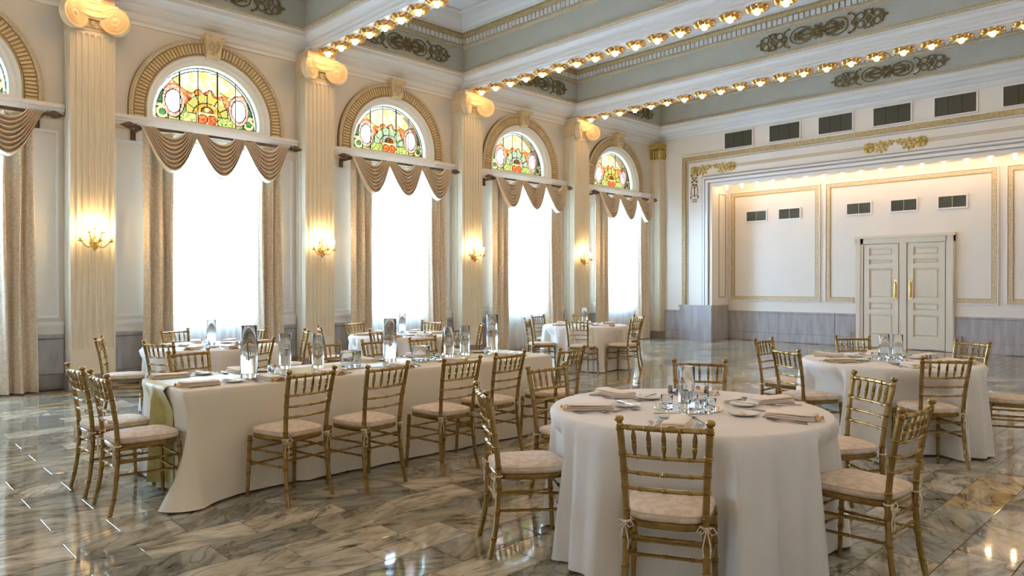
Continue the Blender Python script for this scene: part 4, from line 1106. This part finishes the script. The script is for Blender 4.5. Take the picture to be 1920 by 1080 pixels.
def napkin_mesh():
    """long rectangle folded in thirds: stacked soft layers with a loose top edge"""
    m = MB()
    def layer(x0, x1, w, z0, t, lift=0):
        def fn(u, v):
            a = 2*pi*v; yy = cos(a); zz = sin(a)
            y = w*(1 if yy > 0 else -1)*abs(yy)**.35; z = z0+t/2+t/2*(1 if zz > 0 else -1)*abs(zz)**.6
            return (x0+(x1-x0)*u, y+.003*sin(u*5), z+lift*u*u)
        b = MB().grid(fn, 8, 16); n = 9
        b.f += [tuple(j*n for j in range(16)), tuple(j*n+8 for j in range(15, -1, -1))]; m.add(b.v, b.f)
    layer(-.135, .135, .062, 0, .011); layer(-.13, .130, .059, .0105, .011); layer(-.125, .128, .056, .021, .010, .005)
    return m.data('napkin', 'napkin', 'all')
FK, KN, SP, PLT, NAP, BK = fork_mesh(), knife_mesh(), spoon_mesh(), plate_mesh(), napkin_mesh(), knife_mesh(.155)
def corner_mesh():
    m = MB()
    def fn(u, v): return (.125+.035*u, (.05-.012*u)*(2*v-1), .014+.012*sin(pi*v)*(.5+u)+.006*sin(u*6))
    m.grid(fn, 6, 8); m2 = MB(); m2.v = [(x, y, max(z-.006, .001)) for x, y, z in m.v]; m2.f = [tuple(reversed(q)) for q in m.f]; m.add(m2.v, m2.f)
    return m.data('napkin_corner', 'napkin_gold', 'all', fix=False)
NC = corner_mesh()
def setting(x, y, a, where, grp, full=True, rnd=random, px=.235, py=.06, dessert=True):
    """a: bearing of the diner's gaze; origin = middle of the napkin"""
    c, s = cos(a), sin(a)
    def P(nm, me, lx, ly, rot, lab, cat, z=ZT):
        o = link(nm, me, None, (x+lx*c-ly*s, y+lx*s+ly*c, z), a+rot+rnd.uniform(-.07, .07))
        if me in (FK, KN, SP): o.scale = (1.08, 1.25, 1.25)
        return tag(o, lab+', '+where, cat, lab+'s '+grp)
    n = P('napkin', NAP, 0, 0, pi, 'folded cream napkin', 'napkin'); link('napkin_corner', NC, n)
    P('dinner_fork', FK, .0, .098, 0, 'large silver fork', 'fork')
    P('dinner_knife', KN, .01, -.096, 0, 'silver dinner knife', 'knife')
    if full:
        P('salad_fork', FK, -.012, .138, 0, 'outer silver fork', 'fork')
        P('teaspoon', SP, .0, -.138, 0, 'silver teaspoon', 'spoon')
    P('bread_plate', PLT, px, py, 0, 'white bread plate', 'plate')
    P('butter_knife', BK, px, py+.015, radians(-70), 'butter knife on plate', 'knife', ZT+.019)
    if full and dessert: P('dessert_spoon', SP, .20, -.085, radians(25), 'silver dessert spoon', 'spoon')
rs = random.Random(5)
for k in CT:
    cx, cy = CT[k]
    for i, (x, y, a) in enumerate(CHAIRS[k]):
        b = atan2(y-cy, x-cx); r = RT[k]-.205
        setting(cx+r*cos(b), cy+r*sin(b), b+pi, '%s side of %s' % (sides(k)[i], TD[k]), 'on '+TD[k], k in ('near', 'right'), rs)
LW = 'the long table'
for k, xx, aa, sd_ in (('long near', LX1-.19, pi, 'inner'), ('long far', LX0+.155, 0, 'window')):
    for i, (x, y, a) in enumerate(CHAIRS[k]): setting(xx, y+(.07 if y < 2.5 else 0), aa, '%s side of the long table, %s from the stage' % (sd_, rank(CHAIRS[k], i)), 'on '+LW, True, rs, .16 if sd_ == 'inner' else .10, -.145 if sd_ == 'inner' else .145, False)
for i, (x, y, a) in enumerate(CHAIRS['long end']): setting(x+.03, LY0+.19, pi/2, 'runner end of the long table, %s the windows' % ('nearer' if i == 0 else 'farther from'), 'on '+LW, False, rs, .25, .0)

# ---- glassware
def cyl_glass(r, h, base=.02, wall=.003, flare=0.):
    return MB().lathe([(1e-4, 0), (r*.92, 0), (r, .006), (r, h*.5), (r+flare, h-.003), (r+flare-wall*.4, h), (r+flare-wall, h-.003), (r-wall, h*.5), (r-wall, base+.006), (r-wall-.006, base), (1e-4, base)], 32).data('glass', 'clear_glass', True)
V1, V2, V3 = cyl_glass(.062, .40, .03, .004), cyl_glass(.05, .30, .025), cyl_glass(.047, .24, .025)
VOT = cyl_glass(.033, .065, .012, .003, .003); BOWL = cyl_glass(.085, .14, .02, .003, .004)
SHK = MB().lathe([(1e-4, 0), (.016, 0), (.018, .004), (.013, .035), (.014, .04), (.014, .05), (.008, .056), (1e-4, .057)], 12).data('shaker', 'silver', True)
MIR = MB().lathe([(1e-4, 0), (.192, 0), (.195, .002), (.192, .005), (1e-4, .005)], 56).data('mirror', 'mirror', True)
PETAL = MB(); PETAL.ell((0, 0, .025), (.024, .02, .026), 10, 6); PETAL = PETAL.data('votive_candle', 'candle', 'all')
def G(nm, me, x, y, z, lab, cat, grp=None): return tag(link(nm, me, None, (x, y, z)), lab, cat, grp)
for q, (me, x, y, lab) in enumerate(((V1, 6.47, 2.36, 'tallest clear glass cylinder vase, at the runner end of the long table'), (V2, 6.10, 2.84, 'clear glass cylinder vase standing alone between two settings on the long table'),
        (V2, 6.26, 3.06, 'shorter clear glass cylinder vase beside the first low bowl on the long table'), (V1, 6.29, 3.78, 'tall clear glass cylinder vase in the middle of the long table'),
        (V2, 6.33, 4.45, 'clear glass cylinder vase near the second low bowl on the long table'), (V2, 6.28, 4.70, 'clear glass cylinder vase next to the last one on the long table'), (V1, 6.26, 5.10, 'tall clear glass cylinder vase at the stage end of the long table'))):
    G('cylinder_vase', me, x, y, ZT+.004, lab, 'vase', 'glass vases on the long table')
for x, y, lab in ((6.40, 3.30, 'low wide glass bowl on the runner of the long table, nearer the runner end'), (6.40, 4.05, 'low wide glass bowl on the runner of the long table, nearer the stage end')):
    G('glass_bowl', BOWL, x, y, ZT+.004, lab, 'glass bowl', 'glass bowls on the long table')
for x, y, q in ((6.30, 3.42, 'fourth'), (6.36, 4.20, 'third'), (6.45, 4.22, 'second'), (6.30, 2.62, 'fifth'), (6.35, 4.95, 'first')):
    G('votive_glass', VOT, x, y, ZT+.004, 'small clear votive glass on the long table runner, %s from the stage' % q, 'votive glass', 'votive glasses on the long table')
for k in CT:
    cx, cy = CT[k]; cx, cy = (9.57, 3.62) if k == 'near' else (cx, cy)
    G('round_mirror', MIR, cx, cy, ZT, 'round centre mirror on '+TD[k], 'mirror', 'table mirrors')
    z = ZT+.0055
    G('cylinder_vase', V3 if k in ('near', 'right') else V2, cx-(.05 if k == 'right' else .01), cy+.0, z, 'clear glass cylinder vase on '+TD[k], 'vase', 'vases on round tables')
    if k == 'right': G('cylinder_vase', V3, cx+.055, cy+.05, z, 'second glass cylinder vase on '+TD[k], 'vase', 'vases on round tables')
    for i, a in enumerate((200, 320, 80, 20) if k == 'near' else (215, 320, 265) if k == 'right' else (200, 320)):
        x, y = cx+.125*cos(radians(a)), cy+.125*sin(radians(a))
        G('votive_glass', VOT, x, y, z, 'votive glass, %s side of the mirror on %s' % ({200: 'window', 215: 'window', 320: 'inner', 80: 'stage', 20: 'inner-and-stage', 265: 'rear'}[a], TD[k]), 'votive glass', 'votive glasses at '+TD[k])
    for dx, dy in ((-.40, .42), (-.36, .46)) if k == 'near' else ((.26, .2), (.30, .17)):
        G('salt_shaker', SHK, cx+dx, cy+dy, ZT, 'silver shaker, '+('window-side pair on ' if k == 'near' else 'one of the pair on ')+TD[k], 'shaker', 'shakers on '+TD[k])
for dx, dy in ((-.22, .50), (-.18, .54)): G('salt_shaker', SHK, 9.55+dx, 3.62+dy, ZT, 'silver shaker, stage-side pair on '+TD['near'], 'shaker', 'shakers on '+TD['near'])
